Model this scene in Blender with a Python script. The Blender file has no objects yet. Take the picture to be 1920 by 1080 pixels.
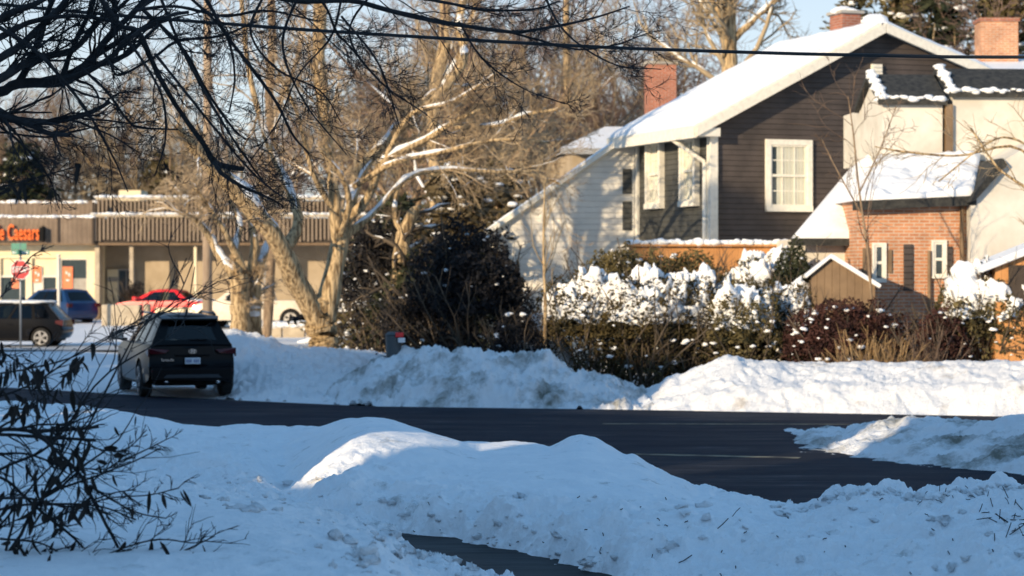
import bpy, bmesh, math, random
import numpy as np
from mathutils import Vector, Matrix

F = 4267.0; HZ = 518.0; CZ = 2.4
scene = bpy.context.scene
COL = scene.collection
R = math.radians
SUN = Vector((0.643, 0.766, 0)).normalized()      # travel direction of sunlight on plan
ELEV = R(13.0)

def at(px, py, Y):
    return Vector(((px - 960) * Y / F, Y, CZ - (py - HZ) * Y / F))
def gx(px, Y): return (px - 960) * Y / F
def gz(py, Y): return CZ - (py - HZ) * Y / F

# ------------------------------------------------------------------ tags
def tag(o, label=None, cat=None, group=None, kind=None):
    if label: o['label'] = label
    if cat: o['category'] = cat
    if group: o['group'] = group
    if kind: o['kind'] = kind
    return o
def link(o, parent=None):
    COL.objects.link(o)
    if parent is not None: o.parent = parent
    return o
def empty(name, loc=(0, 0, 0), rz=0.0, **k):
    o = bpy.data.objects.new(name, None); link(o)
    o.location = loc; o.rotation_euler = (0, 0, rz); o.empty_display_size = .2
    return tag(o, **k)
def copy_tree(o, parent=None):
    c = o.copy(); COL.objects.link(c)
    if parent is not None: c.parent = parent
    for ch in list(o.children): copy_tree(ch, c)
    return c

# ------------------------------------------------------------------ materials
def newmat(name):
    m = bpy.data.materials.new(name); m.use_nodes = True
    nt = m.node_tree; b = nt.nodes['Principled BSDF']
    return m, nt, b
def coords(nt):
    t = nt.nodes.new('ShaderNodeTexCoord'); return t.outputs['Object']
def noise(nt, vec, scale, detail=4, rough=.55, sc=None):
    n = nt.nodes.new('ShaderNodeTexNoise'); n.inputs['Scale'].default_value = scale
    n.inputs['Detail'].default_value = detail; n.inputs['Roughness'].default_value = rough
    if sc:
        mp = nt.nodes.new('ShaderNodeMapping'); mp.inputs['Scale'].default_value = sc
        nt.links.new(vec, mp.inputs['Vector']); vec = mp.outputs['Vector']
    nt.links.new(vec, n.inputs['Vector']); return n.outputs['Fac']
def ramp(nt, fac, stops):
    r = nt.nodes.new('ShaderNodeValToRGB'); e = r.color_ramp.elements
    while len(e) < len(stops): e.new(.5)
    for i, (p, c) in enumerate(stops):
        e[i].position = p; e[i].color = (c[0], c[1], c[2], 1)
    nt.links.new(fac, r.inputs['Fac']); return r.outputs['Color']
def bump(nt, b, h, strength=.4, dist=.02):
    n = nt.nodes.new('ShaderNodeBump'); n.inputs['Strength'].default_value = strength
    n.inputs['Distance'].default_value = dist
    nt.links.new(h, n.inputs['Height']); nt.links.new(n.outputs['Normal'], b.inputs['Normal'])
def mixc(nt, fac, a, c):
    m = nt.nodes.new('ShaderNodeMix'); m.data_type = 'RGBA'
    nt.links.new(fac, m.inputs[0])
    for v, i in ((a, 6), (c, 7)):
        if isinstance(v, tuple): m.inputs[i].default_value = (*v, 1)
        else: nt.links.new(v, m.inputs[i])
    return m.outputs[2]
def mat_noise(name, c1, c2, scale=4, rough=.8, bs=.3, bd=.01, sc=None, spec=.3, lo=.35, hi=.65, metal=0):
    m, nt, b = newmat(name); v = coords(nt)
    f = noise(nt, v, scale, 6, .6, sc)
    nt.links.new(ramp(nt, f, [(lo, c1), (hi, c2)]), b.inputs['Base Color'])
    b.inputs['Roughness'].default_value = rough; b.inputs['Specular IOR Level'].default_value = spec
    b.inputs['Metallic'].default_value = metal
    if bs: bump(nt, b, f, bs, bd)
    return m
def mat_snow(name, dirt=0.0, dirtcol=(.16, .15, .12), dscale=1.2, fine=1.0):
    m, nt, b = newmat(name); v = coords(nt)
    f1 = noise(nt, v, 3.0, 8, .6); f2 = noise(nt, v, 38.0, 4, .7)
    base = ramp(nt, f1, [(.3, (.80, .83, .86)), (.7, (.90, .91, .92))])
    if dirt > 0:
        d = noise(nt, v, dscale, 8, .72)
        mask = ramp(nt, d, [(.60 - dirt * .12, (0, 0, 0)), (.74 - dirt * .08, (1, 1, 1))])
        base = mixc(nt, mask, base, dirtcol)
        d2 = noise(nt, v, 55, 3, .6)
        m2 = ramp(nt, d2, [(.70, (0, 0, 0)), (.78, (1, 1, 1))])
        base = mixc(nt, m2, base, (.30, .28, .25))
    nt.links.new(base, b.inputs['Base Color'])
    b.inputs['Roughness'].default_value = .75; b.inputs['Specular IOR Level'].default_value = .2
    ad = nt.nodes.new('ShaderNodeMath'); ad.operation = 'MULTIPLY_ADD'
    nt.links.new(f2, ad.inputs[0]); ad.inputs[1].default_value = .35
    nt.links.new(f1, ad.inputs[2])
    bump(nt, b, ad.outputs[0], .9 * fine, .09)
    return m
def mat_stripe(name, c1, c2, period, axis='Z', gap=.12, rough=.6, noise_amt=.5, groove=.02):
    """clapboards / slats: a repeating course with a thin groove, plus weathering noise"""
    m, nt, b = newmat(name); v = coords(nt)
    s = nt.nodes.new('ShaderNodeSeparateXYZ'); nt.links.new(v, s.inputs[0])
    a = nt.nodes.new('ShaderNodeMath'); a.operation = 'DIVIDE'; a.inputs[1].default_value = period
    nt.links.new(s.outputs[axis], a.inputs[0])
    fr = nt.nodes.new('ShaderNodeMath'); fr.operation = 'FRACT'; nt.links.new(a.outputs[0], fr.inputs[0])
    h = ramp(nt, fr.outputs[0], [(0, (0, 0, 0)), (gap, (1, 1, 1)), (1, (.35, .35, .35))])
    f = noise(nt, v, 1.6, 6, .6)
    col = ramp(nt, f, [(.35, c1), (.65, c2)])
    g = ramp(nt, fr.outputs[0], [(0, (1, 1, 1)), (gap, (0, 0, 0))])
    dk = tuple(x * .45 for x in c1)
    nt.links.new(mixc(nt, g, col, dk), b.inputs['Base Color'])
    b.inputs['Roughness'].default_value = rough; b.inputs['Specular IOR Level'].default_value = .25
    bump(nt, b, h, .8, groove)
    return m
def mat_brick(name, c1, c2, mortar, scale=1.0):
    m, nt, b = newmat(name); v = coords(nt)
    # wrap bricks round the walls: use x+y as the running coordinate
    s = nt.nodes.new('ShaderNodeSeparateXYZ'); nt.links.new(v, s.inputs[0])
    a = nt.nodes.new('ShaderNodeMath'); a.operation = 'ADD'
    nt.links.new(s.outputs['X'], a.inputs[0]); nt.links.new(s.outputs['Y'], a.inputs[1])
    c = nt.nodes.new('ShaderNodeCombineXYZ'); nt.links.new(a.outputs[0], c.inputs['X']); nt.links.new(s.outputs['Z'], c.inputs['Y'])
    t = nt.nodes.new('ShaderNodeTexBrick'); nt.links.new(c.outputs[0], t.inputs['Vector'])
    t.inputs['Scale'].default_value = scale
    t.inputs['Color1'].default_value = (*c1, 1); t.inputs['Color2'].default_value = (*c2, 1)
    t.inputs['Mortar'].default_value = (*mortar, 1)
    t.inputs['Brick Width'].default_value = .22; t.inputs['Row Height'].default_value = .072
    t.inputs['Mortar Size'].default_value = .012
    f = noise(nt, v, 2.5, 6, .6)
    w = ramp(nt, f, [(.35, (.75, .75, .75)), (.7, (1.1, 1.1, 1.1))])
    mm = nt.nodes.new('ShaderNodeMix'); mm.data_type = 'RGBA'; mm.blend_type = 'MULTIPLY'; mm.inputs[0].default_value = 1
    nt.links.new(t.outputs['Color'], mm.inputs[6]); nt.links.new(w, mm.inputs[7])
    nt.links.new(mm.outputs[2], b.inputs['Base Color']); b.inputs['Roughness'].default_value = .85
    bump(nt, b, t.outputs['Fac'], -.5, .01)
    return m
def mat_plain(name, c, rough=.5, metal=0, spec=.5, coat=0):
    m, nt, b = newmat(name)
    v = coords(nt); f = noise(nt, v, 9, 5, .6)
    nt.links.new(ramp(nt, f, [(.3, tuple(x * .85 for x in c)), (.7, tuple(min(1, x * 1.1) for x in c))]), b.inputs['Base Color'])
    b.inputs['Roughness'].default_value = rough; b.inputs['Metallic'].default_value = metal
    b.inputs['Specular IOR Level'].default_value = spec
    if coat: b.inputs['Coat Weight'].default_value = coat; b.inputs['Coat Roughness'].default_value = .08
    return m
def mat_glass(name, tint, refl=.25, rough=.03):
    m = bpy.data.materials.new(name); m.use_nodes = True; nt = m.node_tree
    for n in list(nt.nodes): nt.nodes.remove(n)
    o = nt.nodes.new('ShaderNodeOutputMaterial'); mx = nt.nodes.new('ShaderNodeMixShader')
    t = nt.nodes.new('ShaderNodeBsdfTransparent'); t.inputs[0].default_value = (*tint, 1)
    g = nt.nodes.new('ShaderNodeBsdfGlossy'); g.inputs['Roughness'].default_value = rough
    fr = nt.nodes.new('ShaderNodeFresnel'); fr.inputs[0].default_value = 1.5
    ml = nt.nodes.new('ShaderNodeMath'); ml.operation = 'ADD'; ml.inputs[1].default_value = refl * .2
    nt.links.new(fr.outputs[0], ml.inputs[0]); nt.links.new(ml.outputs[0], mx.inputs[0])
    nt.links.new(t.outputs[0], mx.inputs[1]); nt.links.new(g.outputs[0], mx.inputs[2])
    nt.links.new(mx.outputs[0], o.inputs[0]); return m
def mat_asphalt():
    m, nt, b = newmat('asphalt'); v = coords(nt)
    f = noise(nt, v, .5, 8, .65); fine = noise(nt, v, 60, 3, .6)
    base = ramp(nt, f, [(.3, (.010, .014, .024)), (.7, (.020, .024, .036))])
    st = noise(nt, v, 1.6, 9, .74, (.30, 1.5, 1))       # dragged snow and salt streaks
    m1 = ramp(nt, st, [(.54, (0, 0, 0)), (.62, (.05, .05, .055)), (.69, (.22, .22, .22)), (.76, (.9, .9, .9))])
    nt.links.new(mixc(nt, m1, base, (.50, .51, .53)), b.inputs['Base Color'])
    rr = ramp(nt, noise(nt, v, .9, 5, .6, (.4, 1.5, 1)), [(.35, (.7, .7, .7)), (.65, (.9, .9, .9))])
    nt.links.new(rr, b.inputs['Roughness']); b.inputs['Specular IOR Level'].default_value = .10
    bump(nt, b, fine, .6, .02)
    return m

M = {}
M['snow'] = mat_snow('snow'); M['snow_dirty'] = mat_snow('snow_dirty', .55); M['snow_far'] = mat_snow('snow_far', .25, (.45, .40, .33), .8)
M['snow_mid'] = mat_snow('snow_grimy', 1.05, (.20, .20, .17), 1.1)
M['snow_near'] = mat_snow('snow_near', .12, (.42, .43, .42), 2.6, fine=.55)
M['snow_roof'] = mat_snow('snow_roof', 0, fine=.5)
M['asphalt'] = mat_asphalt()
M['wet'] = mat_noise('wet_paving', (.008, .009, .011), (.032, .033, .036), 2.2, .6, .7, .03, (.4, 1.6, 1), spec=.12)
M['slush'] = mat_noise('slush', (.30, .30, .28), (.72, .73, .74), 2.0, .7, .5, .03, (.4, 2, 1))
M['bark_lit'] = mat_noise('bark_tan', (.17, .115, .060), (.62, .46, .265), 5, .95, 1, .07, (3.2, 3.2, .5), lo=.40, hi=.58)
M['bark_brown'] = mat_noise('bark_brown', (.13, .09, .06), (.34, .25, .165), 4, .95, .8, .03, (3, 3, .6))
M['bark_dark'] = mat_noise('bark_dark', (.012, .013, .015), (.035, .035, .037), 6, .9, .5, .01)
M['twig_brown'] = mat_noise('twig_brown', (.085, .060, .045), (.235, .165, .12), .6, .95, 0)
M['twig_pink'] = mat_noise('twig_pinkish', (.12, .082, .066), (.26, .185, .150), .6, .95, 0)
M['twig_tan'] = mat_noise('twig_tan', (.24, .18, .11), (.46, .37, .245), .8, .95, 0)
M['twig_dark'] = mat_noise('twig_dark', (.06, .048, .036), (.16, .125, .09), .8, .95, 0)
M['needle'] = mat_noise('needles', (.010, .017, .009), (.045, .050, .022), 1.2, .8, 0)
M['cedar'] = mat_noise('cedar_leaves', (.016, .016, .008), (.085, .062, .020), 1.6, .8, 0)
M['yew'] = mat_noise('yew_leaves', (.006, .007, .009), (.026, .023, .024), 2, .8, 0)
M['burgundy'] = mat_noise('burgundy_leaves', (.025, .011, .010), (.075, .030, .024), 2, .85, 0)
M['olive'] = mat_noise('olive_leaves', (.045, .040, .018), (.15, .12, .05), 2, .85, 0)
M['reed'] = mat_noise('dry_reed', (.18, .11, .05), (.42, .29, .15), 2, .9, 0)
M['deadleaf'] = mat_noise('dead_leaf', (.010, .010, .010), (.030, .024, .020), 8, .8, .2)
M['siding_dark'] = mat_stripe('dark_siding', (.052, .044, .041), (.086, .071, .065), .13, 'Z')
M['siding_slate'] = mat_stripe('slate_siding', (.050, .053, .050), (.085, .085, .078), .13, 'Z')
M['siding_white'] = mat_stripe('white_siding', (.72, .68, .60), (.84, .80, .71), .15, 'Z', .06)
M['trim'] = mat_plain('cream_trim', (.78, .75, .66), .6)
M['white'] = mat_noise('white_dappled', (.56, .53, .46), (.72, .69, .62), 1.4, .7, .1)  # mottling stands in for branch shadows on the white walls
M['brick'] = mat_brick('brick_orange', (.60, .27, .13), (.47, .19, .09), (.55, .43, .33))
M['brick_red'] = mat_brick('brick_red', (.42, .13, .07), (.30, .09, .05), (.36, .25, .2))
M['shingle'] = mat_noise('shingle', (.018, .019, .020), (.055, .055, .05), 8, .8, .5, .02)
M['glass'] = mat_plain('window_glass', (.05, .07, .08), .08, 0, .8)
M['curtain'] = mat_stripe('curtain', (.55, .55, .46), (.66, .66, .56), .11, 'X', .2, .9)
M['wood_orange'] = mat_stripe('orange_wood', (.50, .24, .09), (.62, .32, .13), .14, 'X')
M['wood_brown'] = mat_stripe('brown_wood', (.17, .115, .07), (.26, .18, .11), .15, 'X')
M['wood_pole'] = mat_noise('pole_wood', (.28, .20, .14), (.42, .33, .24), 3, .9, .4, .01, (6, 6, .5))
M['slat_tan'] = mat_stripe('tan_slats', (.17, .125, .09), (.25, .19, .14), .22, 'X', .3)
M['slat_wood'] = mat_plain('slat_wood', (.25, .195, .145), .8)
M['slat_back'] = mat_plain('slat_back', (.05, .038, .03), .9)
M['cream'] = mat_noise('cream_render', (.78, .67, .44), (.84, .74, .53), 1.5, .8, .1, .01)
M['tan_wall'] = mat_noise('tan_render', (.36, .29, .20), (.44, .36, .26), 1.2, .9, .2, .01)
M['concrete'] = mat_noise('concrete', (.38, .32, .24), (.52, .45, .34), 3, .9, .3, .01)
M['concrete_grey'] = mat_noise('concrete_grey', (.30, .28, .25), (.42, .40, .36), 3, .9, .3, .01)
M['orange'] = mat_plain('orange_plastic', (.85, .16, .02), .4)
M['poster'] = mat_plain('poster_orange', (.80, .22, .09), .5)
M['green'] = mat_plain('green_sign', (.05, .24, .17), .5)
M['red_sign'] = mat_plain('red_sign', (.50, .012, .022), .5)
M['sign_white'] = mat_plain('sign_white', (.82, .80, .80), .5)
M['metal'] = mat_plain('galvanised', (.32, .34, .36), .45, .7)
M['suv_paint'] = mat_plain('suv_paint', (.003, .003, .004), .30, 0, .16, 0)
M['black_paint'] = mat_plain('black_paint', (.006, .006, .007), .25, 0, .2, 0)
M['blue_paint'] = mat_plain('blue_paint', (.005, .030, .105), .28, 0, .4, .2)
M['red_paint'] = mat_plain('red_paint', (.78, .014, .02), .35, 0, .4, .2)
M['beige_paint'] = mat_plain('beige_paint', (.66, .58, .46), .4, 0, .5, .4)
M['plastic'] = mat_plain('black_plastic', (.005, .005, .006), .6, 0, .12)
M['grey_plastic'] = mat_plain('grey_plastic', (.035, .042, .05), .5, 0, .2)
M['tyre'] = mat_noise('tyre', (.010, .010, .010), (.028, .027, .026), 14, .9, .3, .01)
M['rim'] = mat_plain('alloy', (.55, .53, .50), .3, .85)
M['rim_dark'] = mat_plain('alloy_dark', (.12, .12, .13), .35, .8)
M['car_glass'] = mat_glass('car_glass', (.70, .74, .72), 0)
M['car_glass_dark'] = mat_glass('car_glass_tinted', (.28, .31, .31), 0)
M['seat'] = mat_plain('seat_cloth', (.012, .012, .014), .9)
M['taillight'] = mat_plain('taillight', (.06, .004, .008), .25, 0, .4, .1)
M['plate'] = mat_plain('number_plate', (.55, .60, .66), .5)
M['plate_ink'] = mat_plain('plate_ink', (.08, .12, .30), .5)
M['chrome'] = mat_plain('chrome', (.75, .76, .78), .15, 1)
M['wire'] = mat_plain('wire_black', (.008, .009, .010), .6)
M['bin'] = mat_plain('bin_grey', (.07, .08, .085), .5)
M['yellow'] = mat_plain('yellow_paint', (.75, .48, .10), .6)
M['streak'] = mat_noise('pale_streak', (.045, .042, .036), (.30, .26, .17), 3, .8, 0, lo=.38, hi=.62)

# ------------------------------------------------------------------ mesh helpers
class MB:
    def __init__(s): s.v = []; s.f = []; s.sm = False
    def add(s, vs, fs):
        o = len(s.v); s.v += [tuple(p) for p in vs]; s.f += [tuple(i + o for i in f) for f in fs]
    def box(s, x0, x1, y0, y1, z0, z1):
        vs = [(x, y, z) for z in (z0, z1) for y in (y0, y1) for x in (x0, x1)]
        s.add(vs, [(0, 2, 3, 1), (4, 5, 7, 6), (0, 1, 5, 4), (2, 6, 7, 3), (0, 4, 6, 2), (1, 3, 7, 5)]); return s
    def prism(s, poly, a, d):
        """poly: list of 3D points (planar), swept by vector d starting at offset a*d"""
        d = Vector(d); n = len(poly); A = [Vector(p) + d * a for p in poly]; B = [p + d for p in A]
        s.add(A + B, [tuple(range(n))[::-1], tuple(range(n, 2 * n))] + [(i, (i + 1) % n, (i + 1) % n + n, i + n) for i in range(n)]); return s
    def cyl(s, p, q, r, r2=None, k=12):
        r2 = r if r2 is None else r2
        p = Vector(p); q = Vector(q); d = (q - p).normalized(); a = d.orthogonal().normalized(); b = d.cross(a)
        vs = []
        for c, rr in ((p, r), (q, r2)):
            for i in range(k):
                t = 2 * math.pi * i / k; vs.append(c + (a * math.cos(t) + b * math.sin(t)) * rr)
        s.add(vs, [tuple(range(k))[::-1], tuple(range(k, 2 * k))] + [(i, (i + 1) % k, (i + 1) % k + k, i + k) for i in range(k)]); return s
    def build(s, name, mat, parent=None, smooth=False, bevel=0, seg=2, **k):
        me = bpy.data.meshes.new(name); me.from_pydata(s.v, [], s.f); me.update()
        bm = bmesh.new(); bm.from_mesh(me); bmesh.ops.recalc_face_normals(bm, faces=bm.faces); bm.to_mesh(me); bm.free()
        me.materials.append(mat)
        if smooth:
            me.polygons.foreach_set('use_smooth', [True] * len(me.polygons))
        o = bpy.data.objects.new(name, me); link(o, parent)
        if bevel:
            b = o.modifiers.new('bevel', 'BEVEL'); b.width = bevel; b.segments = seg; b.limit_method = 'ANGLE'; b.angle_limit = R(35)
        return tag(o, **k)
def np_mesh(name, V, Fq, mat, parent=None, smooth=True, tri=False, **k):
    me = bpy.data.meshes.new(name); V = np.asarray(V, np.float32); Fq = np.asarray(Fq, np.int32)
    n = Fq.shape[1]
    me.vertices.add(len(V)); me.vertices.foreach_set('co', V.ravel())
    me.loops.add(Fq.size); me.loops.foreach_set('vertex_index', Fq.ravel())
    me.polygons.add(len(Fq)); me.polygons.foreach_set('loop_start', np.arange(0, Fq.size, n, dtype=np.int32))
    me.update(calc_edges=True); me.validate()
    me.materials.append(mat)
    if smooth: me.polygons.foreach_set('use_smooth', np.ones(len(me.polygons), bool))
    o = bpy.data.objects.new(name, me); link(o, parent)
    return tag(o, **k)

# value-noise fbm
_T = np.random.RandomState(7).rand(256, 256)
def vn(x, y):
    xi = np.floor(x).astype(int); yi = np.floor(y).astype(int); fx = x - xi; fy = y - yi
    fx = fx * fx * (3 - 2 * fx); fy = fy * fy * (3 - 2 * fy)
    a = _T[xi & 255, yi & 255]; b = _T[(xi + 1) & 255, yi & 255]; c = _T[xi & 255, (yi + 1) & 255]; d = _T[(xi + 1) & 255, (yi + 1) & 255]
    return (a + (b - a) * fx) * (1 - fy) + (c + (d - c) * fx) * fy - .5
def fbm(x, y, s, o=5, g=.5):
    t = 0; a = 1.0
    for i in range(o):
        t = t + a * vn(x * s + 17.3 * i, y * s + 9.1 * i); s *= 2.03; a *= g
    return t
def clods(x, y, s):
    """lumpy broken snow: ridged noise, rounded lumps with sharp creases"""
    wx = x + .12 * fbm(x + 5, y, s * .8, 3); wy = y + .12 * fbm(x, y + 9, s * .8, 3)
    n = 1 - np.abs(fbm(wx, wy, s, 4, .55)) * 2.6
    return n - .55

# ------------------------------------------------------------------ tubes / trees (numpy)
rng = np.random.RandomState(11)
def nrm(a): return a / (np.linalg.norm(a, axis=-1, keepdims=True) + 1e-9)
def tubes_geo(batches):
    """batches: list of (P[N,n,3], Rr[N,n], k)"""
    VV = []; FF = []; off = 0
    for P, Rr, k in batches:
        N, n, _ = P.shape
        T = np.empty_like(P); T[:, 1:-1] = P[:, 2:] - P[:, :-2]; T[:, 0] = P[:, 1] - P[:, 0]; T[:, -1] = P[:, -1] - P[:, -2]
        T = nrm(T); ref = np.where(np.abs(T[:, :1, 2:3]) > .9, np.array([1., 0, 0]), np.array([0, 0, 1.]))
        A = nrm(np.cross(T, np.broadcast_to(ref, T.shape))); B = np.cross(T, A)
        th = np.arange(k) * 2 * np.pi / k
        V = P[:, :, None] + Rr[:, :, None, None] * (A[:, :, None] * np.cos(th)[None, None, :, None] + B[:, :, None] * np.sin(th)[None, None, :, None])
        idx = np.arange(N * n * k).reshape(N, n, k) + off
        a = idx[:, :-1]; b = idx[:, 1:]; q = np.stack([a, np.roll(a, -1, 2), np.roll(b, -1, 2), b], -1).reshape(-1, 4)
        VV.append(V.reshape(-1, 3)); FF.append(q); off += N * n * k
    return np.concatenate(VV), np.concatenate(FF)
def run(P, D, L, n, wob, up, rg=None):
    rg = rg or rng; N = len(P); pts = [P]; D = nrm(D)
    for i in range(n - 1):
        D = nrm(D + rg.normal(0, wob, (N, 3)) + np.array([0, 0, up])); P = P + D * (L / (n - 1))[:, None]; pts.append(P)
    return np.stack(pts, 1)
def spawn(P, L, R0, m, t0, t1, ang, lf, rf, rg=None, tip=.45, jl=.35):
    rg = rg or rng; N, n, _ = P.shape
    t = (t0 + (t1 - t0) * rg.rand(N, m)); s = t * (n - 1); i = np.clip(s.astype(int), 0, n - 2); fr = (s - i)[..., None]
    ar = np.arange(N)[:, None]; p0 = P[ar, i]; p1 = P[ar, i + 1]
    pos = p0 * (1 - fr) + p1 * fr; d = nrm(p1 - p0)
    pr = nrm(np.cross(d, rg.normal(0, 1, d.shape))); a = ang * (1 + .25 * rg.normal(0, 1, t.shape))[..., None]
    D = d * np.cos(a) + pr * np.sin(a)
    LL = L[:, None] * lf * (1 - .45 * t) * (1 - jl + 2 * jl * rg.rand(N, m)); RR = R0[:, None] * (1 - (1 - tip) * t) * rf
    return pos.reshape(-1, 3), D.reshape(-1, 3), LL.ravel(), RR.ravel()
def taper(R0, n, tip=.45): return R0[:, None] * np.linspace(1, tip, n)[None]
def resample(pts, n):
    P = np.array(pts, float); 
    # Catmull-Rom through the points
    q = np.vstack([2 * P[0] - P[1], P, 2 * P[-1] - P[-2]]); out = []
    m = len(P) - 1
    for u in np.linspace(0, m, n):
        i = min(int(u), m - 1); t = u - i; a, b, c, d = q[i:i + 4]
        out.append(.5 * ((2 * b) + (-a + c) * t + (2 * a - 5 * b + 4 * c - d) * t * t + (-a + 3 * b - 3 * c + d) * t ** 3))
    return np.array(out)

def canopy(P, L, R0, levels, rg, minr):
    """grow levels of branching from parent polylines; returns tube batches"""
    out = []
    for (m, t0, t1, ang, lf, rf, n, wob, up, k) in levels:
        p, d, l, r = spawn(P, L, R0, m, t0, t1, ang, lf, rf, rg)
        r = np.maximum(r, minr)
        P = run(p, d, l, n, wob, up, rg); out.append((P, taper(r, n, .4), k)); L, R0 = l, r
    return out

def bare_tree(name, loc, h, r, seed, lv, trunk_mat, twig_mat, forks=4, spread=.35, minr=.012, label='', cat='tree', group=None, split=.35, lean=(0, 0)):
    rg = np.random.RandomState(seed)
    root = empty(name, loc, label=label, cat=cat, group=group)
    tr = run(np.zeros((1, 3)), np.array([[lean[0], lean[1], 1.]]), np.array([h * split]), 6, .05, .15, rg)
    Lt = np.array([h * split]); B = [(tr, taper(np.array([r]), 6, .75), 9)]
    # leaders
    top = tr[0, -1]; P0 = np.repeat(top[None], forks, 0); th = rg.rand() * 6.28 + np.arange(forks) * 6.28 / forks + rg.normal(0, .3, forks)
    D = np.stack([np.cos(th) * spread, np.sin(th) * spread, np.ones(forks)], 1)
    Ll = h * (1 - split) * (.75 + .3 * rg.rand(forks)); n = 9
    ld = run(P0, D, Ll, n, .11, .05, rg); rl = np.full(forks, r * .58)
    B.append((ld, taper(rl, n, .22), 7))
    V, Fq = tubes_geo(B); np_mesh('trunk', V, Fq, trunk_mat, root)
    cb = canopy(ld, Ll, rl, lv, rg, minr)
    V, Fq = tubes_geo(cb); np_mesh('crown', V, Fq, twig_mat, root)
    return root

def leaf_quads(C, size, rg, flat=0.0, aspect=2.2):
    N = len(C); a = nrm(rg.normal(0, 1, (N, 3)) * np.array([1, 1, 1 - flat])); b = nrm(np.cross(a, rg.normal(0, 1, (N, 3))))
    s = (size * (.6 + .8 * rg.rand(N)))[:, None]
    V = np.stack([C - a * s * .5, C + b * s * .5 / aspect * .9, C + a * s * .5, C - b * s * .5 / aspect * .9], 1)
    return V.reshape(-1, 3), np.arange(N * 4).reshape(N, 4)
_ico = None
def ico():
    global _ico
    if _ico is None:
        bm = bmesh.new(); bmesh.ops.create_icosphere(bm, subdivisions=2, radius=1)
        _ico = (np.array([v.co[:] for v in bm.verts]), np.array([[v.index for v in f.verts] for f in bm.faces])); bm.free()
    return _ico
def blobs(C, S, rg, flat=.6, rough=.28):
    """snow clumps: displaced spheres"""
    V0, F0 = ico(); VV = []; FF = []
    for i, (c, s) in enumerate(zip(C, S)):
        ph = rg.rand(3) * 20; d = 1 + rough * 2 * fbm(V0[:, 0] * 1.3 + ph[0] + V0[:, 2], V0[:, 1] * 1.3 + ph[1] - V0[:, 2], 1.1, 3)
        sc = np.array([s * (1 + .5 * rg.rand()), s * (1 + .4 * rg.rand()), s * flat * (.8 + .4 * rg.rand())])
        VV.append(V0 * d[:, None] * sc + c); FF.append(F0 + i * len(V0))
    return np.concatenate(VV), np.concatenate(FF)

# ================================================================== SNOW BANKS, GROUND, ROADS
def pl(L, px): xs, ys = zip(*L); return np.interp(px, xs, ys)
def loft(name, rows, px0, px1, dpx, dv, mat, amp=1.0, seedo=0.0, rough_default=.6, **k):
    px = np.arange(px0, px1 + dpx, dpx); Ys = []; Zs = []; Rs = []
    ker = np.hanning(9); ker /= ker.sum()
    for r in rows:
        Y = pl(r['Y'], px)
        if 'py' in r: Z = CZ - (pl(r['py'], px) - HZ) * Y / F
        else: Z = pl(r['z'], px)
        Z = np.convolve(np.pad(Z, 4, 'edge'), ker, 'valid'); Y = np.convolve(np.pad(Y, 4, 'edge'), ker, 'valid')
        Ys.append(Y); Zs.append(Z); Rs.append(pl(r.get('r', [(0, rough_default)]), px))
    Ys = np.array(Ys); Zs = np.array(Zs); Rs = np.array(Rs)
    oY = []; oZ = []; oR = []; K = len(rows)
    for i in range(K - 1):
        m = max(4, int(np.abs(Ys[i] - Ys[i + 1]).max() / dv))
        a, b = i, i + 1; z0 = Zs[max(i - 1, 0)]; z3 = Zs[min(i + 2, K - 1)]
        for t in np.linspace(0, 1, m, endpoint=(i == K - 2)):
            oY.append(Ys[a] * (1 - t) + Ys[b] * t)
            # cubic hermite with limited tangents
            m0 = np.clip((Zs[b] - z0) * .5, -.3, .3) * .7; m1 = np.clip((z3 - Zs[a]) * .5, -.3, .3) * .7
            t2, t3 = t * t, t ** 3
            oZ.append((2 * t3 - 3 * t2 + 1) * Zs[a] + (t3 - 2 * t2 + t) * m0 + (-2 * t3 + 3 * t2) * Zs[b] + (t3 - t2) * m1)
            oR.append(Rs[a] * (1 - t) + Rs[b] * t)
    Y = np.array(oY); Z = np.array(oZ); Rg = np.array(oR); X = (px[None] - 960) * Y / F
    xx = X + seedo; yy = Y + seedo
    Z = Z + amp * (.05 * fbm(xx, yy, .9, 3) * (.4 + Rg) + Rg * (.105 * clods(xx, yy, 1.7) + .035 * clods(xx + 3, yy, 4.5) + .05 * fbm(xx, yy, 4, 5, .6)) + .003 * fbm(xx, yy, 9, 3))
    n, m = Z.shape; V = np.stack([X, Y, Z], -1).reshape(-1, 3); idx = np.arange(n * m).reshape(n, m)
    q = np.stack([idx[:-1, :-1], idx[:-1, 1:], idx[1:, 1:], idx[1:, :-1]], -1).reshape(-1, 4)[:, ::-1]
    return np_mesh(name, V, q, mat, **k)

def build_ground():
    # one sheet to the horizon: fine grid near, coarse far
    xs = np.concatenate([np.linspace(-900, -60, 15), np.arange(-58, 58, .5), np.linspace(60, 900, 15)])
    ys = np.concatenate([np.linspace(-200, 4, 12), np.arange(5, 130, .5), np.linspace(132, 1500, 20)])
    X, Y = np.meshgrid(xs, ys)
    rise = np.clip((Y - 78) / 20, 0, 1) * .40
    Z = rise + .10 * fbm(X, Y, .35, 4) + .02
    far = edgeY(X)
    verge = np.clip((Y - far) / 2.0, 0, 1); Z = Z * verge - .10 * (1 - verge)
    n, m = Z.shape; V = np.stack([X, Y, Z], -1).reshape(-1, 3); idx = np.arange(n * m).reshape(n, m)
    q = np.stack([idx[:-1, :-1], idx[:-1, 1:], idx[1:, 1:], idx[1:, :-1]], -1).reshape(-1, 4)
    np_mesh('ground', V, q, M['snow'], kind='structure', label='snow covered ground')
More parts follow.
